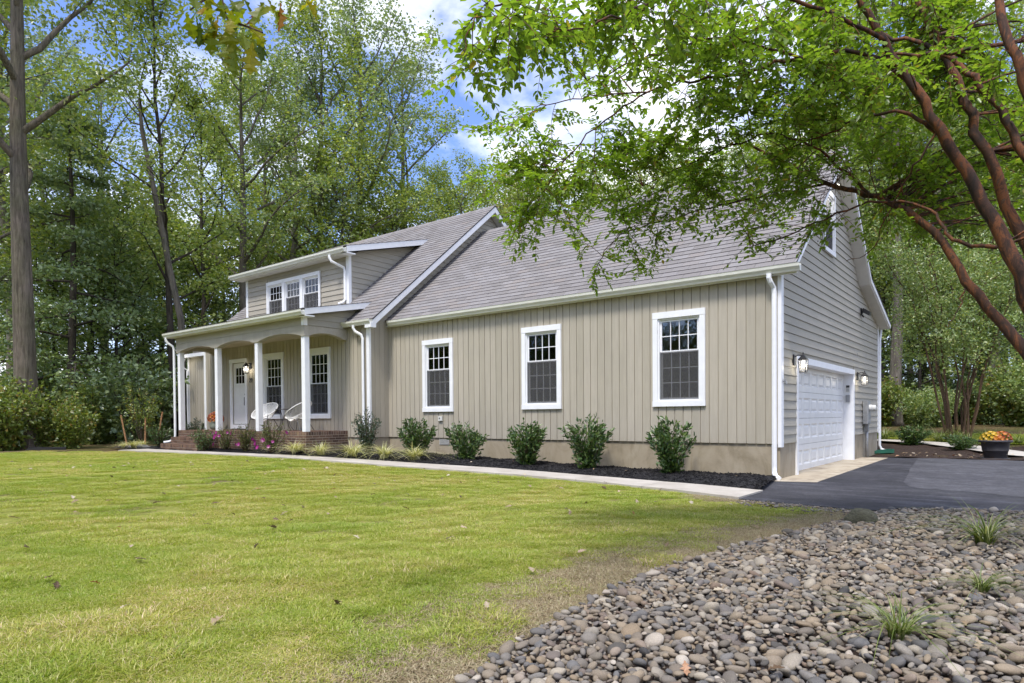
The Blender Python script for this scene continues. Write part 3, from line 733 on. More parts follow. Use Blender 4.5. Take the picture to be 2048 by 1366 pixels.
for rf in (groof, mroof, proof, droof):
    o_ = flds[rf.name][0].build('shingle_course', [M['asphalt_shingle'], M['shingle_edge_shadow']], rf); o_['kind'] = 'stuff'
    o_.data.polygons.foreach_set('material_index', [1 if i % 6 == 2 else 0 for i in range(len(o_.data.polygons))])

# ---------------------------------------------------------------- gutters and downspouts
GP = [(0.0, -0.13), (-0.075, -0.13), (-0.085, -0.10), (-0.12, -0.055), (-0.125, -0.012), (-0.13, 0.0), (-0.115, 0.002), (-0.108, -0.03), (-0.006, -0.03), (-0.006, 0.0), (0.0, 0.0)]
def gutter(x0, x1, y, z, mat='gutter_cream'):
    return MB().prism([(y+a, z+b) for a, b in GP], 'x', x0, x1).build('gutter', M[mat], house)
gutter(XM+0.20, OV+0.09, -0.125, 3.752); gutter(-11.20, XR-0.02, YM-0.125, 3.74)
gutter(PX0-0.03, PX1-0.01, PYE-0.002, 3.905); gutter(DRX0-0.03, DRX1-0.02, DRY-0.002, 5.99)
part('fascia_board', 'trim_white', (XM+0.2, OV+0.02, -0.124, -0.10, 3.60, 3.77)); part('fascia_board', 'trim_white', (PX0, PX1-0.01, PYE, PYE+0.02, 3.76, 3.905)); part('fascia_board', 'trim_white', (DRX0, DRX1-0.01, DRY, DRY+0.02, 5.84, 5.985))
part('soffit', 'soffit_white', (DRX0+0.03, DRX1-0.03, DRY+0.021, 0.08, 5.84, 5.865)); part('soffit', 'soffit_white', (XM+0.02, OV-0.03, -0.099, -0.03, 3.61, 3.64))
part('soffit', 'soffit_white', (PX0+0.03, PX1-0.03, PYE+0.021, -2.02, 3.765, 3.785))
def downspout(pts, w_=0.072, d_=0.055):
    """rectangular pipe swept along points in the x/y/z"""
    return MB().tube(pts, w_*0.62, 8, flat=0.8).build('downspout', M['trim_white'], house)
def arc(p, q, bulge, n=5): return [tuple(np.array(p)*(1-t)+np.array(q)*t+np.array(bulge)*4*t*(1-t)) for t in np.linspace(0, 1, n)]
downspout([(-0.13, -0.20, 3.63), (-0.13, -0.20, 3.56), (-0.11, -0.17, 3.49), (-0.08, -0.085, 3.40), (-0.075, -0.075, 3.30), (-0.075, -0.075, 0.22), (-0.07, -0.09, 0.13), (-0.03, -0.15, 0.075), (0.06, -0.26, 0.05)])
downspout([(XM-0.42, YM-0.20, 3.62), (XM-0.42, YM-0.20, 3.55), (XM-0.38, YM-0.17, 3.46), (XM-0.22, YM-0.09, 3.36), (XM-0.19, YM-0.075, 3.26), (XM-0.19, YM-0.075, 0.5), (XM-0.19, YM-0.09, 0.36)])
downspout([(-18.33, -2.27, 3.78), (-18.33, -2.27, 3.70), (-18.30, -2.22, 3.60), (-18.20, -2.11, 3.50), (-18.18, -2.09, 3.40), (-18.18, -2.09, 0.62), (-18.20, -2.12, 0.52), (-18.30, -2.22, 0.45), (-18.42, -2.34, 0.43)])
downspout([(-12.42, DRY-0.07, 5.86), (-12.42, DRY-0.07, 5.78), (-12.38, DRY-0.04, 5.68), (-12.20, 0.01, 5.52), (-12.17, 0.02, 5.42), (-12.17, 0.02, 4.60), (-12.19, -0.03, 4.52), (-12.26, -0.15, 4.46)])
downspout([(0.05, 9.70, 3.6), (0.05, 9.62, 3.45), (0.05, 9.50, 3.3), (0.05, 9.50, 0.25), (0.09, 9.52, 0.14), (0.22, 9.50, 0.10)])
downspout([(-22.95, 0.30, 3.5), (-22.95, 0.34, 3.3), (-22.92, 0.62, 3.1), (-22.92, 0.62, 0.3)])

# ---------------------------------------------------------------- dormer
DX_L, DX_R, DY = -17.5, -12.05, 0.08
DW = (-16.26, 4.42, 2.92, 1.18)
dw = MB(); dw.box(DX_L, DW[0]+0.1, DY+0.001, DY+0.12, 4.30, 5.86); dw.box(DW[0]+DW[2]-0.1, DX_R, DY+0.001, DY+0.12, 4.30, 5.86); dw.box(DW[0]+0.1, DW[0]+DW[2]-0.1, DY+0.001, DY+0.12, DW[1]+DW[3]-0.1, 5.86)
dfo = dw.build('dormer_wall', M['paint_lap_x'], house); dfo['label'] = 'clapboard face of the dormer'
for k in range(10):
    z0 = 4.33+k*LAP; z1 = min(z0+LAP+0.012, 5.86)
    if z0 > 5.8: break
    segs = [(DX_L, DX_R)] if z0 > DW[1]+DW[3]-0.02 else [(DX_L, DW[0]+0.01), (DW[0]+DW[2]-0.01, DX_R)]
    for a, b in segs: lap_board(dfo, 'x', DY, a, b, a, b, z0, z1, 'paint_lap_x')
for xs_, sg in ((DX_R, 1), (DX_L, -1)):
    a_ = MB().prism([(DY, 4.30), (DY, d_roof(DY)-0.17), (2.75, d_roof(2.75)-0.17), (DY, m_roof(DY)-0.1)] if 0 else [(DY+0.121, 4.40), (DY+0.121, d_roof(DY)-0.16), (2.62, d_roof(2.62)-0.16)], 'x', xs_-0.06-(0.062 if sg > 0 else -0.062)*0, xs_+0.0 if sg < 0 else xs_-0.002)
    so = a_.build('dormer_side', M['paint_lap_y'], house)
    if sg > 0:
        for k in range(16):
            z0 = 4.33+k*LAP; z1 = z0+LAP+0.012
            yb = lambda z: (z-4.40)/0.82+0.10
            yt = lambda z: max(DY+0.02, (z+0.165-6.03)/0.26-0.25)
            if yb(z0) <= yt(z0)+0.05: continue
            zz = min(z1, 6.66)
            lap_board(so, 'y', DX_R, yt(z0), yb(z0), min(yt(zz), yb(zz)-0.02), yb(zz), z0, zz, 'paint_lap_y')
part('corner_board', 'trim_white', (DX_R-0.09, DX_R+0.034, DY-0.036, DY-0.002, 4.36, 5.86), (DX_R+0.002, DX_R+0.034, DY-0.001, DY+0.06, 4.42, 5.86))
part('corner_board', 'trim_white', (DX_L-0.03, DX_L+0.09, DY-0.036, DY-0.002, 4.36, 5.86))
w3 = DW[2]/3
for i in range(3): window((DW[0]+i*w3*0.985+0.02, DY-0.026, DW[1]), 0, w3*0.985, DW[3], 2, 2, 0.5, ['left', 'middle', 'right'][i]+' sash of the triple dormer window', side=0.075, head=0.11, sill=0.08)

# ---------------------------------------------------------------- porch
porch = MB().box(-18.12, -11.225, -2.01, YM+0.01, 0.10, FLOOR-0.012).build('porch_base', M['mortar'], house)
porch['label'] = 'brick porch platform with a soldier course along its edge'
MB().box(-18.06, -11.29, -1.94, YM, FLOOR-0.0118, FLOOR-0.002).build('porch_floor', M['brick_clay'], porch)
BR = []   # (cx,cy,cz, sx,sy,sz)
BL, BH, CO, DP = 0.192, 0.054, 0.0675, 0.05
def brick_face(ax, fixed, a0, a1, ztop, zbot, soldier=True):
    z = ztop
    if soldier:
        n = int(round((a1-a0)/0.0765)); st_ = (a1-a0)/n
        for i in range(n): BR.append((ax, fixed, a0+(i+0.5)*st_, z-0.049, st_-0.014, 0.096))
        z -= 0.108
    row = 0
    while z-BH > zbot-0.03:
        x = a0-(row % 2)*0.103
        while x < a1-0.02:
            p, q_ = max(x, a0), min(x+BL, a1)
            if q_-p > 0.03: BR.append((ax, fixed, (p+q_)/2, z-BH/2, q_-p, BH))
            x += BL+0.014
        z -= CO; row += 1
brick_face('y', -2.012, -18.12, -11.22, FLOOR-0.001, 0.17)
brick_face('x', -11.222, -2.008, YM-0.02, FLOOR-0.001, 0.15)
# steps in the left bay
ST = [(-17.95, -15.62, -2.34, 0.60), (-17.95, -15.62, -2.66, 0.405)]
stp = MB()
for i, (a, b, y, z) in enumerate(ST): stp.box(a+0.01, b-0.01, y+0.01, -2.02, 0.05, z-0.012+i*0.0)
stp.build('porch_steps', M['mortar'], house)
for a, b, y, z in ST:
    brick_face('y', y+0.004, a, b, z, 0.12); brick_face('x', b-0.004, y+0.005, (-2.02 if z > 0.5 else -2.35), z, 0.15)
    n = int((b-a)/0.0765)
    for i in range(n): BR.append(('t', y+0.165, a+(i+0.5)*(b-a)/n, z-0.02, (b-a)/n-0.011, 0.05))
def brick_verts(b):
    ax, f, c, z, l, h = b
    if ax == 'y': return (c-l/2, c+l/2, f-0.005, f+DP, z-h/2, z+h/2)
    if ax == 'x': return (f-DP, f+0.005, c-l/2, c+l/2, z-h/2, z+h/2)
    return (c-l/2, c+l/2, f-0.155, f+0.15, z-h/2, z+h/2+0.001)
def bdist(b):
    x0, x1, y0, y1, z0, z1 = brick_verts(b); sz = b[4]*b[5]*(0.5 if b[0] == 't' else 1)
    d_ = ((x0+x1)/2-CAM[0])**2+((y0+y1)/2-CAM[1])**2
    hid = 0.5 if (b[0] == 'y' and abs(b[1]+2.012) < 0.01 and b[2] < -15.6 and b[3] < 0.6) else 1.0
    return -sz*hid/d_
BR.sort(key=bdist)
rest = MB(); BM = {}
for i, b in enumerate(BR):
    x0, x1, y0, y1, z0, z1 = brick_verts(b)
    if i < 290:
        k = (b[0], round(x1-x0, 4), round(y1-y0, 4), round(z1-z0, 4))
        if k not in BM: BM[k] = MB().box(0, x1-x0, 0, y1-y0, 0, z1-z0).mesh('brick', M['brick_clay'])
        o_ = bpy.data.objects.new('brick', BM[k]); link(o_, porch); o_.location = (x0, y0, z0)
    else: rest.box(x0, x1, y0, y1, z0, z1)
o_ = rest.build('brickwork', M['brick_clay'], porch); o_['kind'] = 'stuff'
# posts
PXS = [-18.03, -15.70, -13.50, -11.30]; PY = -1.94; pw = 0.075
for x in PXS: MB().bbox(x-pw, x+pw, PY-pw, PY+pw, FLOOR-0.001, 3.50, 0.006).build('porch_post', M['trim_white'], house)
# arched beam: front run and two side runs
def arch_profile(stops, base=3.285, crest=3.412, flat=0.16):
    p = []
    for a, b in zip(stops[:-1], stops[1:]):
        p.append((a, base)); p.append((a+flat*0.5, base))
        for t in np.linspace(0, 1, 15):
            s_ = math.sin(math.pi*t)**0.75
            p.append((a+flat*0.75+(b-a-1.5*flat)*t, base+(crest-base)*s_))
        p.append((b-flat*0.5, base))
    p.append((stops[-1], base)); return p
def beam(prof, ax, a, b):
    pts = [(u, z) for u, z in prof]; mb = MB()
    for (u0, z0), (u1, z1) in zip(pts[:-1], pts[1:]):
        if u1-u0 < 1e-4: continue
        if ax == 'y': mb.hexa([(u0, a, z0), (u1, a, z1), (u1, b, z1), (u0, b, z0), (u0, a, 3.562), (u1, a, 3.562), (u1, b, 3.562), (u0, b, 3.562)])
        else: mb.hexa([(a, u0, z0), (b, u0, z0), (b, u1, z1), (a, u1, z1), (a, u0, 3.562), (b, u0, 3.562), (b, u1, 3.562), (a, u1, 3.562)])
    return mb.build('arched_beam', M['paint_lap_x'], house)
beam(arch_profile([-18.14]+PXS[1:3]+[-11.20]), 'y', -2.04, -1.86)
beam(arch_profile([-2.035, YM-0.03], 3.285, 3.40), 'x', -11.36, -11.19)
beam(arch_profile([-1.85, YM-0.03], 3.285, 3.40), 'x', -18.13, -18.0)
ubm = MB(); ubm.box(-18.14, -11.20, -2.046, -1.90, 3.566, 3.80); ubm.build('frieze_board', M['paint_lap_x'], house)
MB().prism([(-1.90, 3.566), (YM+0.1, 3.566), (YM+0.1, p_roof(YM+0.1)-0.02), (-2.03, p_roof(-2.03)-0.02), (-2.03, 3.80)], 'x', -11.36, -11.197).build('porch_gable', M['paint_lap_y'], house)
for k in range(4):
    z0 = 3.568+k*0.16; y0 = max(-2.03, (z0+0.16-4.38+0.16)/0.20 if z0+0.16 > 3.95 else -2.03)
    z1 = z0+0.166
    yf = lambda z: -2.04 if z < 3.80 else (z+0.155-4.38)/0.20
    a0, b0 = max(-2.04, yf(z0)), max(-2.04, yf(z1))
    if a0 > YM-0.1: break
    lap_board(house, 'y', -11.196, a0, YM-0.02+max(0, (z0-3.8)*1.1), min(b0, YM-0.06), YM-0.02+max(0, (z1-3.8)*1.1), z0, z1, 'paint_lap_y').name = 'porch_gable_board'
part('corner_board', 'trim_white', (-11.27, -11.165, -2.075, -2.047, 3.552, 3.77), (-11.19, -11.164, -2.046, -1.96, 3.552, 3.78))
part('porch_ceiling', 'porch_ceiling_paint', (-18.0, -11.36, -1.86, YM-0.02, 3.50, 3.53))

# front door
fdr = MB(); y = YM
fdr.box(DX0, DX0+0.11, y-0.045, y, FLOOR+0.0, DZ1-0.12); fdr.box(DX1-0.11, DX1, y-0.045, y, FLOOR, DZ1-0.12); fdr.box(DX0-0.01, DX1+0.01, y-0.05, y, DZ1-0.119, DZ1)
fdr.box(DX0+0.11, DX1-0.11, y-0.04, y+0.1, FLOOR+0.001, FLOOR+0.16)
fdo = fdr.build('front_door', M['trim_white'], house); fdo['label'] = 'white craftsman front door with small panes at its top'
lx0, lx1, lz0, lz1 = DX0+0.115, DX1-0.115, FLOOR+0.18, DZ1-0.13; py0, py1 = lx0+0.14, lx1-0.14; pz0, pz1 = lz1-0.66, lz1-0.16
lf = MB(); lf.box(lx0, py0, y+0.03, y+0.07, lz0, lz1); lf.box(py1, lx1, y+0.03, y+0.07, lz0, lz1); lf.box(py0, py1, y+0.03, y+0.07, lz0, pz0); lf.box(py0, py1, y+0.03, y+0.07, pz1, lz1)
lf.box(py0-0.02, py1+0.02, y+0.015, y+0.03, pz0-0.10, pz0-0.06); lf.build('door_leaf', M['door_white'], fdo)
g = MB(); pw3 = (py1-py0)/3
for i in (1, 2): g.box(py0+i*pw3-0.009, py0+i*pw3+0.009, y+0.033, y+0.055, pz0, pz1)
g.box(py0, py1, y+0.034, y+0.056, (pz0+pz1)/2-0.009, (pz0+pz1)/2+0.009); g.build('muntin_grid', M['door_white'], fdo)
for i in range(3):
    for k in range(2):
        o_ = bpy.data.objects.new('pane', pane_mesh(pw3-0.002, (pz1-pz0)/2-0.002)); link(o_, fdo); o_.location = (py0+i*pw3+0.001, y+0.045, pz0+k*(pz1-pz0)/2+0.001)
MB().tube([(lx1-0.06, y+0.03, 1.85), (lx1-0.06, y-0.03, 1.85), (lx1-0.06, y-0.03, 1.60), (lx1-0.06, y+0.03, 1.60)], 0.012, 6).ball((lx1-0.06, y+0.01, 1.95), 0.03).build('handle', M['black_metal'], fdo)
part('threshold', 'dark_plastic', (DX0+0.11, DX1-0.11, YM-0.06, YM-0.041, FLOOR+0.001, FLOOR+0.03))

# left wing
board_wall('wing_wall', 'beige boards of the low left wing', 0.7, -22.9, XL, 3.60, [], phase=0.1, zbot=0.3)
part('corner_board', 'trim_white', (-22.98, -22.86, 0.66, 0.684, 0.3, 3.6), (-22.98, -22.93, 0.685, 0.8, 0.3, 3.6))
part('fascia_board', 'trim_white', (-23.2, XL-0.05, 0.42, 0.449, 3.58, 3.71)); part('soffit', 'soffit_white', (-23.2, XL-0.05, 0.45, 0.69, 3.60, 3.62))
part('wing_end_wall', 'paint_lap_y', (-22.9, -22.8, 0.84, 4.5, 0.3, 4.1))
part('main_end_wall', 'paint_lap_y', (XL, XL+0.1, YM+0.15, 9.0, 0.2, 3.7))
MB().prism([(YM+0.15, 3.7), (9.0, 3.7), (4.28, 7.7)], 'x', XL, XL+0.1).build('main_end_gable', M['paint_lap_y'], house)
# back walls and rooms behind the windows
part('back_wall', 'paint_lap_x', (XM, 0.0-0.001, YB-0.1, YB, 0.0, 3.7), (XL, XM-0.002, 9.0, 9.1, 0.0, 3.7))
part('interior_wall', 'interior_wall', (XM+0.01, -0.45, 3.6, 3.7, 0.3, 3.6), (XL+0.12, XM-0.16, 3.2, 3.3, 0.3, 3.6), (DX_L, DX_R-0.07, 2.3, 2.36, 4.4, 6.2), (-4.0, -3.95, 0.3, 3.6, 0.3, 3.6))
part('interior_floor', 'interior_floor', (XM+0.01, -0.45, 0.16, 3.6, 0.2, 0.3), (XL+0.12, XM-0.16, YM+0.31, 3.2, 0.7, 0.78), (DX_L+0.0, DX_R-0.07, DY+0.13, 2.3, 4.28, 4.30))
part('interior_ceiling', 'interior_wall', (XM+0.01, -0.15, 0.15, 3.6, 3.62, 3.66), (XL+0.12, XM-0.16, YM+0.15, 3.2, 3.60, 3.64))
# ================================================================== SITE
rng = np.random.default_rng(7)
def interp(x, pts):
    pts = sorted(pts); return np.interp(x, [p[0] for p in pts], [p[1] for p in pts])
PU = [(0.36, -2.10), (-0.8, -1.78), (-2.3, -1.57), (-4.0, -1.50), (-5.3, -1.56), (-7, -1.92), (-9, -2.20), (-11, -2.40), (-14, -2.62), (-16, -2.72), (-18.7, -2.80)]
PL = [(0.36, -3.14), (-0.8, -2.72), (-2.3, -2.38), (-4.0, -2.30), (-5.3, -2.44), (-7, -2.74), (-9, -2.92), (-11, -3.02), (-14, -3.20), (-16, -3.42), (-18.7, -3.66)]
path_u = lambda x: interp(x, PU)
path_l = lambda x: interp(x, PL)
PEB = [(1.72, -11.6), (1.62, -10.3), (1.40, -9.2), (1.33, -8.3), (1.34, -7.6), (1.45, -6.7), (1.58, -6.0), (1.75, -5.1), (1.95, -4.2), (2.1, -3.62)]   # left edge of the pebble bed, y -> x
peb_x = lambda y: np.interp(y, [p[1] for p in PEB], [p[0] for p in PEB])
def drive_y(x): return np.interp(x, [0.36, 1.8, 2.6, 3.5, 5, 20], [-3.14, -3.38, -3.2, -2.95, -2.6, -1.5])
def in_pebbles(x, y): return (x > peb_x(y)) & (y < drive_y(x)-0.02) & (y > -11.6) & (x < 6.5)
def peb_h(x, y):
    """the bed is a low mound"""
    e = np.clip((np.asarray(x)-peb_x(y))/0.9, 0, 1)
    return 0.05*e*(2-e)
def dep(x, y): return (np.asarray(x)-CAM[0])*CD[0]+(np.asarray(y)-CAM[1])*CD[1]
def lawn_ok(x, y):
    x = np.asarray(x, float); y = np.asarray(y, float)
    a = (x < 0.4) & (x > -18.7) & (y < path_l(x)-0.01)
    b = (x >= 0.4) & (y < drive_y(x)-0.03) & (x < peb_x(y)+0.08)
    c = (x <= -18.7) & (y < -3.0)
    lim = 20.6+0.5*np.sin(x*1.7)+0.3*np.sin(x*4.1)
    return (a | b | c) & (dep(x, y) < lim) & (y > -16)

def grid_mesh(name, x0, x1, y0, y1, step, zf, mat, keep=None, kind='structure'):
    xs = np.arange(x0, x1+1e-6, step); ys = np.arange(y0, y1+1e-6, step)
    X, Y = np.meshgrid(xs, ys, indexing='ij'); Z = zf(X, Y)
    V = np.stack([X, Y, Z], -1).reshape(-1, 3); n = len(ys)
    i, j = np.meshgrid(np.arange(len(xs)-1), np.arange(n-1), indexing='ij')
    a = (i*n+j).ravel(); Fq = np.stack([a, a+n, a+n+1, a+1], -1)
    if keep is not None:
        c = V[Fq].mean(1); Fq = Fq[keep(c[:, 0], c[:, 1])]
    o_ = link(bpy.data.objects.new(name, np_mesh(name, V, Fq, mat, smooth=True)))
    o_['kind'] = kind
    if name == 'lawn':
        at_ = o_.data.attributes.new('bare', 'FLOAT', 'POINT'); at_.data.foreach_set('value', bare(V[:, 0], V[:, 1]).astype(np.float32))
    return o_
def bare(x, y):
    '''share of open soil: a trodden margin along the stones and the drive, patches elsewhere'''
    e = np.clip((peb_x(y)-x)/1.0, 0, 1)*np.clip((drive_y(np.maximum(x, 0.36))-y+0.0)/0.35+(x < -0.3)*9, 0, 1)
    n_ = vnoise(x, y, 2.6, 5)*0.5+vnoise(x, y, 6.1, 2)*0.4
    far = np.clip((dep(x, y)-19.2)/1.0, 0, 1)
    return np.clip((1-e)*1.15+n_*0.7*(1-e**2)-0.12, 0, 1)*(y < 5)+far*0.8*(y < 5)
def vnoise(x, y, s, seed=0):
    return (np.sin(x*s*1.3+seed)+np.sin(y*s*1.7+seed*2.1)+np.sin((x+y)*s*0.9+seed*0.7)+np.sin((x-y)*s*1.1+1.3*seed))/4
grid_mesh('ground', -160, 160, -80, 200, 2.0, lambda x, y: gz(x, y)-0.02, M['forest_floor'])
grid_mesh('lawn', -26, 3.2, -16, -1.4, 0.2, lambda x, y: gz(x, y)-0.004, M['lawn_soil'], lambda x, y: lawn_ok(x, y) | lawn_ok(x-0.15, y-0.15))
grid_mesh('pebble_bed', 1.0, 6.6, -11.8, -2.6, 0.15, lambda x, y: gz(x, y)+0.006+peb_h(x, y)*0.9, M['brown_mulch'], lambda x, y: in_pebbles(x-0.05, y))
# path: slab with joints cut by thin gaps
pb = MB(); xs = list(np.arange(0.36, -18.7, -0.35))
jn = {4: 1, 8: 1, 13: 1, 18: 1, 23: 1, 28: 1, 33: 1, 38: 1, 43: 1, 48: 1}
for i in range(len(xs)-1):
    a, b = xs[i], xs[i+1]+(0.012 if i in jn else 0)
    za, zb = float(gz(a, path_l(a)))+0.035, float(gz(b, path_l(b)))+0.035
    pb.hexa([(b, path_l(b), zb-0.12), (a, path_l(a), za-0.12), (a, path_u(a), za-0.12), (b, path_u(b), zb-0.12), (b, path_l(b), zb), (a, path_l(a), za), (a, path_u(a), za), (b, path_u(b), zb)])
tag(pb.build('path', M['concrete']), kind='structure')
# mulch bed along the house
def strip(name, xs_, lo, hi, mat, zf, n=8):
    V = []; m_ = len(xs_)
    for x in xs_:
        for k in range(n+1):
            y = lo(x)+(hi(x)-lo(x))*k/n; V.append((x, y, zf(x, y, k/n)))
    i, j = np.meshgrid(np.arange(m_-1), np.arange(n), indexing='ij'); a = (i*(n+1)+j).ravel()
    o_ = link(bpy.data.objects.new(name, np_mesh(name, np.array(V), np.stack([a, a+1, a+n+2, a+n+1], -1), mat, smooth=True))); o_['kind'] = 'structure'; return o_
def bed_back(x): return max(float(path_u(x))+0.02, -0.10-5.4*(x+0.02)) if x > -0.02 else 0.02 if x > XM+0.02 else (YM+0.02 if x > -11.2 else -2.0)
bed_z = lambda x, y, t: float(gz(x, y))+0.012+0.075*math.sin(math.pi*min(1, t*0.62+0.06))+0.012*math.sin(x*7+y*9)
strip('mulch_bed', list(np.arange(0.30, -10.25, -0.1))+[-10.27], path_u, bed_back, M['black_mulch'], bed_z)
strip('mulch_bed', [-10.275]+list(np.arange(-10.4, -18.7, -0.1)), path_u, bed_back, M['black_mulch'], bed_z)
grid_mesh('mulch_bed', -24, -18.3, -4.2, 0.6, 0.15, lambda x, y: gz(x, y)+0.02+0.06*np.exp(-((x+20.2)**2+(y+2.2)**2)/1.5), M['black_mulch'], lambda x, y: (dep(x, y) < 22.5) & (y > -3.3-(x+18.6)*0.12) & (((x+20.5)/3.2)**2+((y+1.2)/2.3)**2 < 1))
# driveway and garage apron
dv = MB(); dx = [0.36, 1.0, 1.8, 2.6, 3.5, 5, 8, 14, 22]
for a, b in zip(dx[:-1], dx[1:]):
    dv.add([(a, drive_y(a), 0.012), (b, drive_y(b), 0.012), (b, 8.05-0.04*b if b > 1 else 7.6, 0.012), (a, 8.05-0.04*a if a > 1 else 7.6, 0.012), (a, drive_y(a), -0.05), (b, drive_y(b), -0.05)], [(0, 1, 2, 3), (4, 5, 1, 0)])
dv.add([(0.001, -0.6, 0.012), (0.36, -3.14, 0.012), (0.36, 7.6, 0.012), (0.001, 7.6, 0.012)], [(0, 1, 2, 3)])
tag(dv.build('driveway', M['asphalt']), kind='structure')
tag(MB().add([*[(a+0.05*math.sin(7*i), b+0.05*math.sin(5*i+1), 0.016) for i, (a, b) in enumerate([(1.55, 3.47), (1.62, 2.6), (1.66, 1.9), (1.74, 1.2), (1.80, 0.62), (1.92, 0.2), (2.05, -0.1), (2.2, -0.30), (2.45, -0.42), (2.75, -0.58), (3.05, -0.70), (3.43, -0.90)])], (22, -1.3, 0.016), (22, 7.1, 0.016), (3.4, 7.9, 0.016), (1.2, 8.0, 0.016)], [tuple(range(16))]).build('driveway', M['asphalt_worn']), kind='structure')
ap = MB(); ap.prism([(-0.25, 0.0), (0.03, -0.42), (0.66, -0.22), (0.58, 7.38), (-0.25, 7.38)], 'z', -0.05, 0.018)
tag(ap.build('garage_apron', M['apron_concrete']), kind='structure')
grid_mesh('mulch_bed', -1.5, 9, 7.3, 12.2, 0.2, lambda x, y: gz(x, y)+0.02+0.03*np.sin(x*5)*np.sin(y*4), M['brown_mulch'], lambda x, y: (y > 7.75-0.04*x) & ((x > 0.05) | (y > 9.6)))
bw = MB(); pts = [(-6, 13.9), (-3, 13.7), (-0.5, 13.4), (1.2, 12.4), (2.3, 11.0), (3.2, 9.6), (4.2, 8.7), (6, 8.0), (9, 7.7)]
for (a, b), (c, d) in zip(pts[:-1], pts[1:]):
    nx, ny = (d-b), -(c-a); l = math.hypot(nx, ny); nx, ny = nx/l*0.5, ny/l*0.5
    za, zc = float(gz(a, b))+0.06, float(gz(c, d))+0.06
    bw.add([(a+0.45, b+0.35, za), (a-0.35, b-0.35, za), (c-0.35, d-0.35, zc), (c+0.45, d+0.35, zc)], [(0, 1, 2, 3)])
tag(bw.build('walkway', M['concrete']), kind='structure')
grid_mesh('lawn', -3, 16, 12.6, 22, 0.5, lambda x, y: gz(x, y)+0.01, M['lawn_soil'], lambda x, y: (y > 14.2-0.4*np.clip(x, -2, 4)) & (y < 17.0))
# bare soil strip along the left woods
# ---------------------------------------------------------------- geometry-node scatter for what nobody could count
def scatter(name, P, rot, scl, sources, mat=None):
    """one object that shows the source meshes on many points"""
    me = bpy.data.meshes.new(name); me.vertices.add(len(P)); me.vertices.foreach_set('co', np.asarray(P, np.float32).ravel())
    a = me.attributes.new('rot', 'FLOAT_VECTOR', 'POINT'); a.data.foreach_set('vector', np.asarray(rot, np.float32).ravel())
    a = me.attributes.new('scl', 'FLOAT_VECTOR', 'POINT'); a.data.foreach_set('vector', np.asarray(scl, np.float32).ravel())
    a = me.attributes.new('pick', 'INT', 'POINT'); a.data.foreach_set('value', rng.integers(0, len(sources), len(P)).astype(np.int32))
    o_ = link(bpy.data.objects.new(name, me))
    c = bpy.data.collections.new(name+'_source')
    for i, s in enumerate(sources):
        so = bpy.data.objects.new('%s_source_%02d' % (name, i), s); c.objects.link(so)
    g = bpy.data.node_groups.new(name+'_scatter', 'GeometryNodeTree')
    g.interface.new_socket('Geometry', in_out='INPUT', socket_type='NodeSocketGeometry'); g.interface.new_socket('Geometry', in_out='OUTPUT', socket_type='NodeSocketGeometry')
    gi = g.nodes.new('NodeGroupInput'); go = g.nodes.new('NodeGroupOutput'); ip = g.nodes.new('GeometryNodeInstanceOnPoints'); ci = g.nodes.new('GeometryNodeCollectionInfo')
    ci.inputs['Collection'].default_value = c; ci.inputs['Separate Children'].default_value = True; ci.inputs['Reset Children'].default_value = True
    def attr(n_, ty):
        x = g.nodes.new('GeometryNodeInputNamedAttribute'); x.data_type = ty; x.inputs['Name'].default_value = n_; return x.outputs['Attribute']
    g.links.new(gi.outputs[0], ip.inputs['Points']); g.links.new(ci.outputs[0], ip.inputs['Instance'])
    ip.inputs['Pick Instance'].default_value = True
    g.links.new(attr('pick', 'INT'), ip.inputs['Instance Index']); g.links.new(attr('rot', 'FLOAT_VECTOR'), ip.inputs['Rotation']); g.links.new(attr('scl', 'FLOAT_VECTOR'), ip.inputs['Scale'])
    g.links.new(ip.outputs[0], go.inputs[0])
    md = o_.modifiers.new('scatter', 'NODES'); md.node_group = g
    o_['kind'] = 'stuff'; return o_

# ---------------------------------------------------------------- river stones
def stone_mesh(seed, sub=2):
    import bmesh
    r_ = np.random.default_rng(seed); bm = bmesh.new(); bmesh.ops.create_icosphere(bm, subdivisions=sub, radius=1.0)
    sx, sy, sz = 1.0, r_.uniform(0.62, 0.95), r_.uniform(0.40, 0.66); ph = r_.uniform(0, 6, 9)
    flat = [np.array([*r_.normal(0, 1, 3)]) for _ in range(4)]; flat = [f/np.linalg.norm(f) for f in flat]; cut = r_.uniform(0.62, 0.9, 4)
    for v in bm.verts:
        p = np.array(v.co)
        for f, c in zip(flat, cut):
            d_ = p @ f
            if d_ > c: p = p-f*(d_-c)*0.8
        k = 1+0.07*math.sin(2.1*p[0]+ph[0])*math.sin(1.9*p[1]+ph[1])+0.05*math.sin(3.3*p[2]+ph[2]+p[0])
        v.co = Vector((p[0]*sx*k, p[1]*sy*k, p[2]*sz*k))
    me = bpy.data.meshes.new('river_stone'); bm.to_mesh(me); bm.free()
    me.materials.append(M['river_stone']); me.polygons.foreach_set('use_smooth', [True]*len(me.polygons)); return me
STONES = [stone_mesh(i) for i in range(12)]
P = []
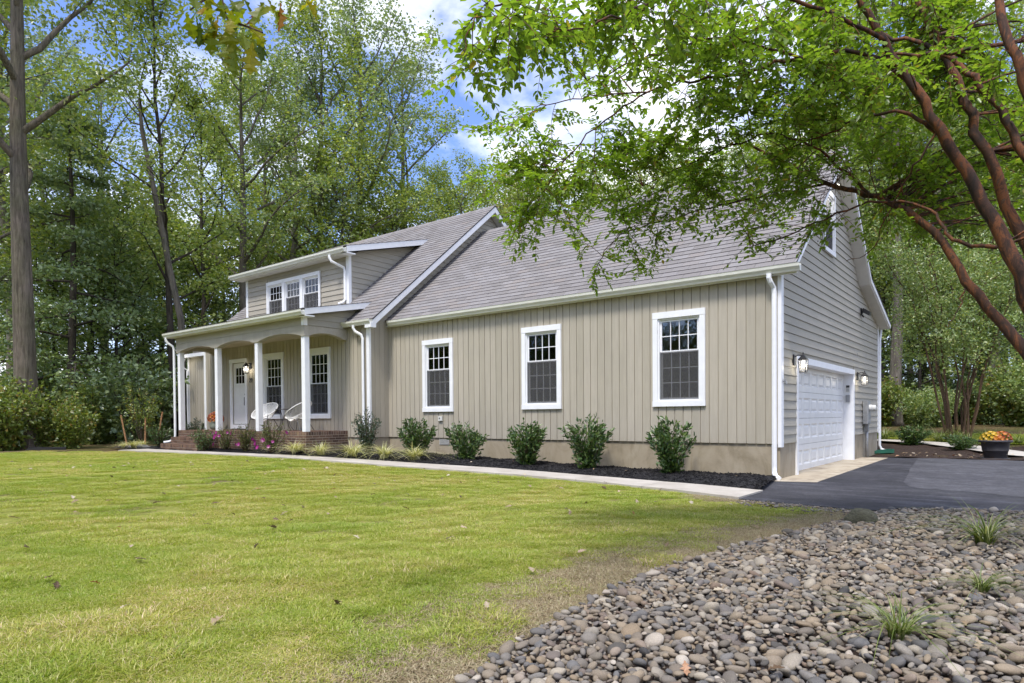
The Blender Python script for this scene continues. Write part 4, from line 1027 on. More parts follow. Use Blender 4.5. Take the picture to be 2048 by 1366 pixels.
def fill(n, rmin, rmax, lift, minsep):
    """jittered packing with a minimum distance"""
    cell = {}; out_ = []
    tries = 0
    while len(out_) < n and tries < n*6:
        tries += 1
        y = rng.uniform(-11.4, -2.7); x = rng.uniform(1.1, 5.6)
        if not bool(in_pebbles(x, y)): continue
        d_ = float(dep(x, y))
        if d_ < 1.2: continue
        v_ = np.array([x, y, 0])-CAM
        px_ = 1024+F_PX*(v_ @ CR)/(v_ @ CD)
        if px_ > 2900 or px_ < 700: continue
        r_ = rmin+(rmax-rmin)*rng.random()**2.6
        if x-peb_x(y) < 0.12 and rng.random() < 0.3: continue
        k = (int(x/0.12), int(y/0.12)); ok = True
        for i in (-1, 0, 1):
            for j in (-1, 0, 1):
                for (a, b, c) in cell.get((k[0]+i, k[1]+j), ()):
                    if (a-x)**2+(b-y)**2 < (minsep*(c+r_))**2: ok = False; break
                if not ok: break
            if not ok: break
        if not ok: continue
        cell.setdefault(k, []).append((x, y, r_)); out_.append((x, y, r_, lift))
    return out_
S = fill(14000, 0.016, 0.056, 0.006, 0.72)+fill(8000, 0.017, 0.058, 0.026, 0.80)
S = np.array(S)
zz = gz(S[:, 0], S[:, 1])+peb_h(S[:, 0], S[:, 1])+S[:, 3]+rng.uniform(-0.006, 0.008, len(S))
rot = np.stack([rng.normal(0, 0.32, len(S)), rng.normal(0, 0.32, len(S)), rng.uniform(0, 6.28, len(S))], -1)
scl = np.stack([S[:, 2]*rng.uniform(0.9, 1.25, len(S)), S[:, 2]*rng.uniform(0.85, 1.1, len(S)), S[:, 2]*rng.uniform(0.85, 1.15, len(S))], -1)
pp = np.stack([S[:, 0], S[:, 1], zz], -1)
dd = dep(S[:, 0], S[:, 1])
pxs = 1024+F_PX*((pp-CAM) @ CR)/((pp-CAM) @ CD); pys = PRIN_Y-F_PX*((pp-CAM) @ CU)/((pp-CAM) @ CD)
vis = (pxs > 0) & (pxs < 2040) & (pys < 1362)
score = np.where(vis, S[:, 2]/dd*(1+6*(S[:, 3] > 0.03)), 0)
big = np.argsort(-score)[:298]; isbig = np.zeros(len(S), bool); isbig[big] = True
for i in big:
    o_ = inst('river_stone', STONES[int(rng.integers(len(STONES)))], pp[i], rot[i], tuple(scl[i]))
    tag(o_, 'rounded river stone lying in the pebble bed in the right foreground', 'stone', 'river stones in the pebble bed')
so = scatter('river_stone_bed', pp[~isbig], rot[~isbig], scl[~isbig], STONES); tag(so, 'mass of rounded grey and tan river stones filling the pebble bed', 'stones')
# stray pebbles by the drive edge
n = 260; x = rng.uniform(0.45, 2.2, n); y = drive_y(x)-0.03-np.abs(rng.normal(0, 0.22, n)); r_ = rng.uniform(0.012, 0.03, n)
so = scatter('stray_pebbles', np.stack([x, y, gz(x, y)+r_*0.3], -1), np.stack([x*0, x*0, rng.uniform(0, 6, n)], -1), np.stack([r_, r_, r_], -1), STONES); tag(so, 'small loose pebbles along the edge of the asphalt', 'pebbles')
# boulder
bm_ = stone_mesh(99, 3)
for v in bm_.vertices:
    c = v.co; k = 1+0.10*math.sin(5*c.x+1)*math.sin(6*c.z+2)+0.05*math.sin(11*c.y+3*c.z); v.co = (c.x*k, c.y*k, max(-0.4, c.z*1.5)*k)
bm_.materials[0] = M['mossy_rock']
tag(inst('boulder', bm_, (2.15, -4.62, 0.07), (0.05, 0.12, 0.6), (0.165, 0.14, 0.145)), 'squat grey-green weathered boulder between the pebbles and the asphalt', 'boulder')

# ---------------------------------------------------------------- grass
def blade_clump(seed, n, h, spread, width, lean, segs=2):
    r_ = np.random.default_rng(seed); V = []; Fq = []
    for i in range(n):
        a = r_.uniform(0, 6.28); rr = spread*math.sqrt(r_.random()); x, y = rr*math.cos(a), rr*math.sin(a)
        b = a+r_.normal(0, 0.8); ln = abs(r_.normal(lean, lean*0.5)); hh = h*r_.uniform(0.5, 1.15); w_ = width*r_.uniform(0.7, 1.2)
        tx, ty = math.cos(b), math.sin(b); sx, sy = -ty*w_/2, tx*w_/2; base = len(V)
        for s_ in range(segs+1):
            t_ = s_/segs; fx = ln*t_*t_*hh; z = hh*t_*(1-0.35*ln*t_*t_); ww = (1-t_)**0.7 if s_ < segs else 0.04
            V.append((x+tx*fx-sx*ww, y+ty*fx-sy*ww, z)); V.append((x+tx*fx+sx*ww, y+ty*fx+sy*ww, z))
        for s_ in range(segs): Fq.append((base+2*s_, base+2*s_+1, base+2*s_+3, base+2*s_+2))
    return np.array(V), np.array(Fq)
GR = []
for i in range(6):
    V, Fq = blade_clump(i, 300, 0.030, 0.16, 0.0048, 1.5); GR.append(np_mesh('grass_tuft', V, Fq, M['blade_grass']))
GRL = []
for i in range(3):
    V, Fq = blade_clump(40+i, 60, 0.07, 0.15, 0.007, 1.2, 3); GRL.append(np_mesh('grass_tuft_long', V, Fq, M['blade_grass']))
def grass_points(n, d0, d1, keepf):
    out_ = []
    while sum(len(o) for o in out_) < n:
        m_ = n*2
        d_ = np.sqrt(rng.uniform(d0*d0, d1*d1, m_)); px_ = rng.uniform(-150, 2150, m_)
        lat = (px_-1024)/F_PX*d_
        x = CAM[0]+CD[0]*d_+CR[0]*lat; y = CAM[1]+CD[1]*d_+CR[1]*lat
        k = lawn_ok(x, y) & (rng.random(m_) < keepf(x, y)); out_.append(np.stack([x[k], y[k]], -1))
    return np.concatenate(out_)[:n]
def dens(x, y):
    v_ = vnoise(x, y, 1.1, 1)*0.5+vnoise(x, y, 2.9, 4)*0.4
    e = np.clip((peb_x(y)-x-0.1)/1.7, 0, 1)                     # thin grass and soil near the pebbles
    return np.clip(0.32+0.6*e+0.75*v_, 0.0, 1)*(1-0.93*np.clip(bare(x, y)*1.3, 0, 1))
for nm, n, d0, d1, src, sc0, sc1, lb in (('lawn_grass', 1100, 1.6, 6.0, GR, 0.7, 1.15, 'short yellow-green lawn grass near the camera'),
                                         ('lawn_grass', 1700, 6.0, 12.0, GR, 0.8, 1.3, 'short yellow-green grass over the middle of the lawn'),
                                         ('lawn_grass', 1700, 12.0, 21.5, GR, 1.0, 1.6, 'short grass on the far side of the lawn'),
                                         ('long_grass', 700, 1.7, 5.5, GRL, 0.55, 0.95, 'longer bright green grass tufts in the left foreground')):
    kf = dens if nm == 'lawn_grass' else (lambda x, y: np.clip(vnoise(x, y, 2.3, 9)*1.5-0.1, 0, 1)*np.clip((peb_x(y)-x-0.15)/0.4, 0, 1))
    g = grass_points(n, d0, d1, kf); s_ = rng.uniform(sc0, sc1, len(g))
    so = scatter(nm, np.stack([g[:, 0], g[:, 1], gz(g[:, 0], g[:, 1])-0.004], -1), np.stack([s_*0, s_*0, rng.uniform(0, 6.28, len(g))], -1), np.stack([s_, s_, s_*rng.uniform(0.7, 1.2, len(g))], -1), src)
    tag(so, lb, 'grass')
# dry straw and thatch on the open soil
STW = []
for i in range(3):
    V, Fq = blade_clump(60+i, 110, 0.022, 0.16, 0.004, 3.0); STW.append(np_mesh('straw_tuft', V, Fq, M['blade_straw']))
g = grass_points(900, 1.6, 11.0, lambda x, y: np.clip(bare(x, y)*1.2, 0, 0.9)); s_ = rng.uniform(0.8, 1.4, len(g))
tag(scatter('dry_grass', np.stack([g[:, 0], g[:, 1], gz(g[:, 0], g[:, 1])-0.003], -1), np.stack([s_*0, s_*0, rng.uniform(0, 6.28, len(g))], -1), np.stack([s_, s_, s_], -1), STW), 'thin dry straw on the bare soil beside the stones', 'grass')
# far lawn strip behind the walkway
n = 900; x = rng.uniform(-2, 12, n); y = rng.uniform(13, 17.2, n); k = (y > 14.2-0.4*np.clip(x, -2, 4)); x, y = x[k], y[k]; s_ = rng.uniform(1.4, 2.4, len(x))
tag(scatter('far_grass', np.stack([x, y, gz(x, y)], -1), np.stack([x*0, x*0, rng.uniform(0, 6, len(x))], -1), np.stack([s_, s_, s_], -1), GR), 'green grass strip in front of the right woods', 'grass')
# mulch chips
CH = [MB().box(-1, 1, -0.22, 0.22, -0.09, 0.09).mesh('mulch_chip', M['black_mulch'])]
n = 9000; x = rng.uniform(-18.5, 0.28, n); u = rng.random(n); lo = path_u(x); hi = np.array([bed_back(q_) for q_ in x]); y = lo+(hi-lo)*u
k = np.array([True]*n); z = np.array([bed_z(a, b, c) for a, b, c in zip(x, y, u)]); s_ = rng.uniform(0.014, 0.042, n)
tag(scatter('mulch_chips', np.stack([x, y, z+0.004], -1), np.stack([rng.normal(0, .4, n), rng.normal(0, .4, n), rng.uniform(0, 6, n)], -1), np.stack([s_, s_, s_], -1), CH), 'black shredded mulch chips in the bed along the house', 'mulch')

# ================================================================== FIXTURES ON THE HOUSE
def lantern(loc, rz, label, energy=6.0):
    """wall lantern, wall behind at local +y"""
    e = empty('wall_lantern', loc, rz); tag(e, label, 'wall lamp', 'lit black wall lanterns')
    MB().bbox(-0.055, 0.055, -0.022, 0.0, -0.10, 0.10, 0.006).build('wall_plate', M['black_metal'], e)
    MB().tube([(0, -0.02, 0.06), (0, -0.07, 0.085), (0, -0.13, 0.085), (0, -0.16, 0.075)], 0.010, 6).build('arm', M['black_metal'], e)
    y = -0.165
    cap = MB().lathe([(0.001, 0.135), (0.012, 0.13), (0.012, 0.10), (0.022, 0.085), (0.045, 0.075), (0.060, 0.045), (0.105, 0.005), (0.105, -0.012), (0.001, -0.012)], 0, y, 4)
    cap.V = [(x*math.cos(R(45))-(yy-y)*math.sin(R(45)), y+x*math.sin(R(45))+(yy-y)*math.cos(R(45)), z) for x, yy, z in cap.V]
    cap.build('cap', M['black_metal'], e)
    cg = MB()
    for sx in (-1, 1):
        for sy in (-1, 1): cg.tube([(sx*0.070, y+sy*0.070, -0.012), (sx*0.054, y+sy*0.054, -0.225)], 0.006, 4)
    for a, b in (((-1, -1), (1, -1)), ((1, -1), (1, 1)), ((1, 1), (-1, 1)), ((-1, 1), (-1, -1))): cg.tube([(a[0]*0.056, y+a[1]*0.056, -0.225), (b[0]*0.056, y+b[1]*0.056, -0.225)], 0.008, 4)
    cg.build('cage', M['black_metal'], e)
    gl = MB(); t_, b_ = 0.066, 0.051
    for a, b in (((-1, -1), (1, -1)), ((1, -1), (1, 1)), ((1, 1), (-1, 1)), ((-1, 1), (-1, -1))):
        gl.add([(a[0]*b_, y+a[1]*b_, -0.22), (b[0]*b_, y+b[1]*b_, -0.22), (b[0]*t_, y+b[1]*t_, -0.014), (a[0]*t_, y+a[1]*t_, -0.014)], [(0, 1, 2, 3)])
    gl.build('lamp_glass', M['lamp_glass'], e)
    MB().lathe([(0.001, -0.15), (0.018, -0.14), (0.026, -0.115), (0.020, -0.085), (0.012, -0.06), (0.012, -0.02)], 0, y, 10).build('bulb', M['bulb_glow'], e, True)
    ld = bpy.data.lights.new('lantern_light', 'POINT'); ld.energy = energy; ld.color = (1, 0.90, 0.74); ld.shadow_soft_size = 0.035
    lo_ = bpy.data.objects.new('lantern_light', ld); link(lo_, e); lo_.location = (0, y, -0.115)
    return e
lantern((0.03, 0.76, 2.17), R(90), 'lit black lantern on the clapboards left of the garage door')
lantern((0.03, 6.47, 2.12), R(90), 'lit black lantern right of the garage door above the meter')
lantern((-16.05, YM-0.018, 2.83), 0, 'lit black lantern on the porch wall beside the front door')
def flood(loc, rz, label, lit=True, mat='light_plastic'):
    e = empty('floodlight', loc, rz); tag(e, label, 'floodlight')
    MB().lathe([(0.001, -0.02), (0.05, -0.02), (0.05, 0.0), (0.001, 0.0)], 0, 0, 12).build('base', M[mat], e)
    MB().tube([(0, 0, -0.01), (0, -0.04, -0.06), (0, -0.07, -0.08)], 0.014, 6).build('arm', M[mat], e)
    h = MB().tube([(0, -0.05, -0.06), (0, -0.08, -0.085), (0, -0.13, -0.125)], [0.025, 0.045, 0.055], 10); h.build('head', M[mat], e)
    MB().ball((0, -0.145, -0.137), 0.045, 8, 6).build('lens', M['bulb_glow' if lit else 'dark_plastic'], e, True)
    if lit:
        ld = bpy.data.lights.new('flood_light', 'POINT'); ld.energy = 4; ld.color = (1, 0.93, 0.82); ld.shadow_soft_size = 0.05
        lo_ = bpy.data.objects.new('flood_light', ld); link(lo_, e); lo_.location = (0, -0.21, -0.19)
    return e
flood((0.09, 3.44, 6.17), R(70), 'lit floodlight under the garage gable peak, seen through leaves')
flood((-22.75, 0.50, 3.58), R(10), 'lit floodlight under the eave of the low left wing')
e = empty('floodlight', (0.03, 6.95, 3.80), R(90)); tag(e, 'unlit black floodlight high on the garage gable wall', 'floodlight')
MB().bbox(-0.07, 0.07, -0.03, 0, -0.09, 0.09, 0.01).build('wall_plate', M['black_metal'], e)
MB().hexa([(-0.09, -0.20, -0.12), (0.09, -0.20, -0.12), (0.09, -0.04, -0.02), (-0.09, -0.04, -0.02), (-0.09, -0.22, -0.02), (0.09, -0.22, -0.02), (0.09, -0.06, 0.09), (-0.09, -0.06, 0.09)]).build('lamp_head', M['black_metal'], e)
MB().tube([(0, -0.02, -0.08), (0, -0.06, -0.14)], 0.02, 6).build('sensor', M['black_metal'], e)
# electric meter
e = empty('electric_meter', (0.028, 7.30, 0)); tag(e, 'grey electric meter box with round meter and conduit on the garage wall', 'meter')
MB().bbox(0, 0.13, -0.17, 0.17, 0.90, 1.50, 0.012).build('meter_box', M['grey_metal'], e)
MB().box(0.131, 0.139, -0.16, 0.16, 0.92, 1.47).build('cover', M['grey_metal'], e)
mt = MB(); mt.lathe([(0.085, 0), (0.085, 0.05), (0.075, 0.05), (0.075, 0.13), (0.06, 0.15), (0.001, 0.15)], 0, 0, 20)
mt.V = [(0.139+z, x, 1.32+y) for x, y, z in mt.V]; mt.build('meter_dial', M['light_plastic'], e, True)
MB().tube([(0.065, 0.05, 0.91), (0.065, 0.05, -0.02)], 0.036, 12).build('conduit', M['grey_metal'], e, True)
MB().box(0.01, 0.11, 0.0, 0.12, 0.70, 0.90).build('junction_box', M['grey_metal'], e)
# key pads on the right door jamb
e = empty('keypad', (-0.10, GD1-0.117, 1.80)); tag(e, 'small garage keypad with dark display on the white door jamb', 'keypad')
MB().bbox(-0.045, 0.045, -0.028, 0, -0.085, 0.085, 0.006).build('case', M['light_plastic'], e); MB().box(-0.038, 0.038, -0.031, -0.0285, 0.02, 0.075).build('display', M['dark_plastic'], e)
for i in range(3):
    for k in range(3): MB().box(-0.032+i*0.024, -0.016+i*0.024, -0.033, -0.0285, -0.07+k*0.026, -0.053+k*0.026).build('key', M['grey_metal'], e)
tag(MB().bbox(-0.15, -0.05, GD1-0.150, GD1-0.1165, 1.46, 1.64, 0.006).build('switch_box', M['grey_metal']), 'plain grey box on the garage door jamb under the keypad', 'switch box')
# outlet under the first window, hose tap, hook
e = empty('outdoor_outlet', (-8.31, -0.017, 1.13)); tag(e, 'small white outdoor outlet box under the left garage window', 'outlet')
MB().bbox(-0.065, 0.065, -0.05, 0, -0.06, 0.06, 0.006).build('cover', M['light_plastic'], e); MB().box(-0.03, 0.01, -0.054, -0.0505, -0.015, 0.02).build('slot', M['dark_plastic'], e)
e = empty('hose_tap', (0.034, 0.055, 1.75)); tag(e, 'small metal tap on the white corner board by the garage', 'tap')
MB().tube([(0, 0, 0), (0.05, 0, 0), (0.07, 0, -0.05)], 0.016, 8).build('spout', M['grey_metal'], e); MB().lathe([(0.001, 0.03), (0.032, 0.03), (0.032, 0.04), (0.001, 0.04)], 0.04, 0, 10).build('handle', M['grey_metal'], e)
tag(MB().tube([(0.02, 6.33, 2.70), (0.06, 6.33, 2.69), (0.06, 6.34, 2.63), (0.05, 6.33, 2.60)], 0.006, 5).build('wall_hook', M['grey_metal']), 'tiny metal hook on the clapboards above the garage door', 'hook')
# house number
cu = bpy.data.curves.new('number', 'FONT'); cu.body = '29'; cu.size = 0.20; cu.extrude = 0.006; cu.align_x = 'CENTER'
tmp = bpy.data.objects.new('tmp_number', cu); COL.objects.link(tmp); bpy.context.view_layer.update()
me = bpy.data.meshes.new_from_object(tmp.evaluated_get(bpy.context.evaluated_depsgraph_get())); bpy.data.objects.remove(tmp)
me.materials.clear(); me.materials.append(M['black_metal'])
tag(inst('house_number', me, (-16.06, YM-0.024, 2.32), (R(90), 0, 0)), 'black house number 29 on the porch wall under the lantern', 'house number')

# ---------------------------------------------------------------- porch furniture
def chair(loc, rz, label):
    """round string chair; the sitter looks along local -y"""
    e = empty('string_chair', loc, rz); tag(e, label, 'chair', 'white string chairs on the porch')
    n = 72; rim = []; hub = []
    tilt = R(33); c0 = np.array([0, 0.0, 0.58])
    for i in range(n):
        a = 2*math.pi*i/n; lx, ly = 0.37*math.cos(a), 0.43*math.sin(a)
        rim.append(c0+np.array([lx, ly*math.cos(tilt), ly*math.sin(tilt)]))
        hub.append(np.array([0.13*math.cos(a), 0.02+0.13*math.sin(a), 0.335+0.03*math.sin(a)]))
    MB().tube(rim+[rim[0]], 0.013, 6, cap=False).build('rim', M['cord_white'], e, True)
    MB().tube(hub+[hub[0]], 0.010, 5, cap=False).build('hub_ring', M['cord_white'], e, True)
    cd = MB()
    for i in range(n):
        p, q_ = rim[i], hub[(i+5) % n]; mid = p*0.45+q_*0.55+np.array([0, 0.0, -0.055])
        cd.tube([p, mid, q_], 0.0055, 3, cap=False)
    so_ = cd.build('cord_shell', M['cord_white'], e)
    MB().lathe([(0.001, 0.333), (0.13, 0.335)], 0, 0.02, 16).build('seat_base', M['cord_white'], e)
    for sx in (-1, 1):
        for q_ in ([(sx*0.30, -0.22, 0.46), (sx*0.20, -0.05, 0.32), (sx*0.33, -0.34, 0.0)], [(sx*0.20, -0.05, 0.32), (sx*0.22, 0.12, 0.33), (sx*0.30, 0.30, 0.0)]):
            MB().tube(q_[1:] if q_[0][2] < 0.4 else [q_[0], q_[2]], 0.010, 5).build('leg', M['black_metal'], e)
    MB().tube([(-0.30, -0.24, 0.33), (0.30, -0.24, 0.33)], 0.009, 5).tube([(-0.22, 0.12, 0.33), (0.22, 0.12, 0.33)], 0.009, 5).tube([(-0.25, -0.24, 0.33), (-0.22, 0.12, 0.33)], 0.009, 5).tube([(0.25, -0.24, 0.33), (0.22, 0.12, 0.33)], 0.009, 5).build('leg_frame', M['black_metal'], e)
    MB().tube([(0.0, 0.14, 0.33), (0.0, 0.32, 0.6), tuple(rim[n//4])], 0.009, 5).build('back_stay', M['black_metal'], e)
    return e
chair((-14.18, -1.36, FLOOR), R(18), 'white string chair left of the table, its round bowl open to the lawn')
chair((-12.45, -1.40, FLOOR), R(-72), 'white string chair seen edge on behind the right porch post')
e = empty('bistro_table', (-13.32, -1.25, FLOOR)); tag(e, 'small black metal bistro table between the two string chairs', 'table')
MB().lathe([(0.001, 0.60), (0.26, 0.60), (0.265, 0.61), (0.26, 0.62), (0.001, 0.62)], 0, 0, 24).build('table_top', M['black_metal'], e)
MB().lathe([(0.12, 0.30), (0.135, 0.305), (0.12, 0.31)], 0, 0, 20).build('ring', M['black_metal'], e)
for i in range(4):
    a = i*math.pi/2+0.4; c, s_ = math.cos(a), math.sin(a)
    MB().tube([(0.22*c, 0.22*s_, 0.60), (0.15*c, 0.15*s_, 0.45), (0.125*c, 0.125*s_, 0.30), (0.17*c, 0.17*s_, 0.14), (0.29*c, 0.29*s_, 0.0)], 0.010, 5).build('leg', M['black_metal'], e)
# ================================================================== VEGETATION
def unit(a): return a/(np.linalg.norm(a, axis=-1, keepdims=True)+1e-9)
def leaf_arrays(c, d, n, L, W, six=False, fold=0.25):
    """leaf blades: base c, tip direction d, face normal n (all (N,3)); L, W arrays"""
    d = unit(d); s = unit(np.cross(d, n)); n = np.cross(s, d); L = np.asarray(L)[:, None]*np.ones((len(c), 1)); W = np.asarray(W)[:, None]*np.ones((len(c), 1))
    if not six:
        V = np.stack([c, c+d*L*0.45+s*W*0.5+n*W*fold, c+d*L, c+d*L*0.45-s*W*0.5+n*W*fold], 1).reshape(-1, 3)
        k = np.arange(len(c))[:, None]*4
        return V, [np.concatenate([k+np.array([0, 1, 2]), k+np.array([0, 2, 3])])]
    V = np.stack([c, c+d*L*0.28+s*W*0.42+n*W*fold*.8, c+d*L*0.66+s*W*0.40+n*W*fold*.6, c+d*L-n*W*0.15, c+d*L*0.66-s*W*0.40+n*W*fold*.6, c+d*L*0.28-s*W*0.42+n*W*fold*.8], 1).reshape(-1, 3)
    k = np.arange(len(c))[:, None]*6
    return V, [np.concatenate([k+np.array([0, 1, 2, 3]), k+np.array([0, 3, 4, 5])])]
def rdir(r_, n, up=0.0):
    v_ = r_.normal(0, 1, (n, 3)); v_[:, 2] += up; return unit(v_)

def make_tree(name, seed, H, rad, crown0, spread, limbs, subs, twigs, per, leaf_l, leaf_m, bark_m, shape='oak', lean=(0, 0), limb_up=0.55, droop=0.0, sc_r=0.30, wander=0.0035):
    """returns (trunk mesh, crown mesh). crown = leaves, trunk = stem, limbs and branches"""
    r_ = np.random.default_rng(seed); tb = MB()
    n = 9; tr_ = []; x, y = 0.0, 0.0
    for i in range(n+1):
        t_ = i/n; tr_.append(np.array([x+lean[0]*H*t_**1.4, y+lean[1]*H*t_**1.4, H*t_*0.97])); x += r_.normal(0, wander*H); y += r_.normal(0, wander*H)
    rr = [rad*(1.35 if i == 0 else (1.0-0.86*(i/n)**1.1)) for i in range(n+1)]
    tr_.insert(1, tr_[0]*0.9+tr_[1]*0.1); rr.insert(1, rad*1.08)
    tb.tube(tr_, rr, 10)
    tz = np.array([p[2] for p in tr_]); TX = np.array(tr_)
    def on_trunk(z): return np.array([np.interp(z, tz, TX[:, 0]), np.interp(z, tz, TX[:, 1]), z])
    ends = []
    ga = r_.uniform(0, 6.28)
    for i in range(limbs):
        t_ = crown0+(0.97-crown0)*((i+0.5)/limbs)**0.9; z = H*t_*0.97; ga += 2.4+r_.normal(0, 0.3); u = (t_-crown0)/(1-crown0)
        if shape == 'oak': prof = 0.55+0.75*math.sin(math.pi*min(1, u*0.85+0.12))*(1-0.35*u)
        elif shape == 'cone': prof = 1.08-u*0.93
        else: prof = 0.7+0.5*math.sin(math.pi*(u*0.8+0.1))
        L = spread*prof*r_.uniform(0.75, 1.15); el = limb_up*r_.uniform(0.7, 1.3)+u*0.5*(shape != 'cone'); b0 = on_trunk(z); pts = [b0]; d_ = np.array([math.cos(ga)*math.cos(el), math.sin(ga)*math.cos(el), math.sin(el)])
        m_ = 6
        for k in range(m_):
            d_ = unit(d_+np.array([*r_.normal(0, 0.14, 2), r_.normal(0.03-droop, 0.08)])); pts.append(pts[-1]+d_*L/m_)
        r0 = max(0.018, rad*0.42*(1-0.6*u)); tb.tube(pts, [r0*(1-0.82*k/m_) for k in range(m_+1)], 5, cap=False)
        for j in range(subs):
            f = 0.25+0.75*(j+0.6)/subs; k = min(m_-1, int(f*m_)); p0 = pts[k]+(pts[k+1]-pts[k])*(f*m_-k)
            ax = unit(pts[k+1]-pts[k]); sd = unit(np.cross(ax, [0, 0, 1]))*(1 if j % 2 else -1)
            d2 = unit(ax*0.6+sd*r_.uniform(0.5, 1.0)+np.array([0, 0, r_.uniform(-0.15, 0.45)-droop])); L2 = L*r_.uniform(0.28, 0.46)*(1.15-0.45*f); q_ = [p0]
            for s_ in range(3): d2 = unit(d2+r_.normal(0, 0.16, 3)+np.array([0, 0, -droop*0.5])); q_.append(q_[-1]+d2*L2/3)
            tb.tube(q_, [0.022, 0.016, 0.010, 0.005], 3, cap=False)
            for w_ in range(twigs):
                ff = (w_+0.7)/twigs; kk = min(2, int(ff*3)); a_ = q_[kk]+(q_[kk+1]-q_[kk])*(ff*3-kk)
                d3 = unit(d2+r_.normal(0, 0.75, 3)+np.array([0, 0, 0.1-droop])); ends.append((a_, a_+d3*L2*r_.uniform(0.2, 0.42)))
                if w_ % 2 == 0: tb.tube([a_, ends[-1][1]], [0.008, 0.003], 3, cap=False)
    E0 = np.array([e[0] for e in ends]); E1 = np.array([e[1] for e in ends]); m_ = len(ends)*per
    idx = np.repeat(np.arange(len(ends)), per); t_ = r_.uniform(0.1, 1.15, (m_, 1)); c = E0[idx]*(1-t_)+E1[idx]*t_+r_.normal(0, sc_r, (m_, 3))*np.array([1, 1, 0.6])
    d_ = rdir(r_, m_)*np.array([1, 1, 0.55])+np.array([0, 0, -0.15]); nn = rdir(r_, m_, 1.1)
    L = leaf_l*r_.uniform(0.65, 1.25, m_); V, F_ = leaf_arrays(c, d_, nn, L, L*0.62)
    return tb.mesh(name+'_trunk', M[bark_m], True), np_mesh(name+'_crown', V, F_, M[leaf_m])

TREES = {
 'oak_a': make_tree('oak_a', 1, 22, 0.30, 0.34, 5.2, 16, 6, 5, 21, 0.20, 'leaf_forest', 'bark_grey'),
 'oak_b': make_tree('oak_b', 2, 21, 0.26, 0.28, 4.6, 17, 6, 5, 20, 0.19, 'leaf_forest_bright', 'bark_grey'),
 'oak_c': make_tree('oak_c', 3, 23, 0.32, 0.42, 5.6, 15, 6, 5, 21, 0.20, 'leaf_forest_grey', 'bark_pale'),
 'gold': make_tree('gold', 4, 20, 0.25, 0.36, 4.8, 15, 6, 5, 20, 0.19, 'leaf_forest_gold', 'bark_grey'),
 'slim': make_tree('slim', 5, 19, 0.17, 0.30, 3.2, 18, 5, 4, 20, 0.18, 'leaf_forest_bright', 'bark_dark'),
 'holly': make_tree('holly', 6, 15, 0.19, 0.10, 4.0, 28, 6, 4, 18, 0.17, 'leaf_needle', 'bark_dark', 'cone', limb_up=0.05, droop=0.10, sc_r=0.22),
 'young': make_tree('young', 7, 9, 0.09, 0.12, 2.8, 18, 5, 4, 18, 0.18, 'leaf_forest', 'bark_dark', limb_up=0.35, sc_r=0.28),
 'low': make_tree('low', 9, 18, 0.24, 0.14, 5.0, 22, 6, 5, 20, 0.20, 'leaf_forest_bright', 'bark_grey'),
 'low_b': make_tree('low_b', 10, 17, 0.24, 0.12, 5.2, 22, 6, 5, 20, 0.20, 'leaf_forest', 'bark_grey'),
 'poplar': make_tree('poplar', 8, 27, 0.37, 0.33, 6.0, 20, 6, 5, 26, 0.20, 'leaf_forest', 'bark_ridged', wander=0.0008),
}
def tree(kind, px, depth, scale, rz, label, name, group=None, py=None, rot=(0, 0)):
    p = CAM+depth*CD+CR*(px-1024)/F_PX*depth; z = float(gz(p[0], p[1]))-0.05
    e = empty(name, (p[0], p[1], z), rz); e.scale = (scale,)*3; e.rotation_euler = (rot[0], rot[1], rz)
    tag(e, label, 'tree', group)
    a, b = TREES[kind]; inst('trunk', a, parent=e); inst('crown', b, parent=e)
    return e
# trees one can pick out by their trunks
tree('poplar', 56, 22.5, 0.95, 0.6, 'big straight grey trunk standing tallest at the far left edge', 'poplar_tree')
tree('oak_c', 14, 34, 1.0, 2.0, 'dark trunk just behind the big grey one at the left edge', 'oak_tree')
tree('holly', 148, 27, 1.0, 1.0, 'layered evergreen with thin dark trunk right of the big left trunk', 'holly_tree')
tree('slim', 352, 29, 1.0, 2.2, 'slender leaning dark trunk left of the porch roof corner', 'maple_tree', rot=(0.02, -0.115))
tree('slim', 410, 36, 1.0, 4.0, 'thin straight trunk right of the leaning one, left of the dormer', 'maple_tree')
tree('oak_a', 487, 37, 0.98, 0.3, 'straight dark trunk rising beside the left end of the dormer', 'oak_tree')
tree('oak_c', 580, 42, 1.0, 5.1, 'trunk leaning left behind the dormer roof', 'oak_tree', rot=(0.0, -0.06))
tree('oak_b', 640, 44, 1.26, 1.5, 'broad oak behind the dormer with crown over the main roof', 'oak_tree')
tree('gold', 1045, 58, 1.02, 1.0, 'yellowing tree crown above the roof valley in the centre', 'oak_tree')
tree('oak_a', 815, 50, 1.22, 2.7, 'green crown directly above the main roof peak', 'oak_tree')
tree('oak_a', 1792, 31, 0.95, 1.1, 'stout grey trunk right of the garage corner', 'oak_tree')
tree('oak_a', 1990, 33, 0.9, 3.0, 'dark trunk right of the vase shaped myrtle', 'oak_tree')
tree('oak_b', 1962, 45, 0.95, 0.4, 'distant trunk between the myrtle stems and the dark trunk', 'oak_tree')
r_ = np.random.default_rng(21)
LB = 'leafy tree in the wood behind the house'
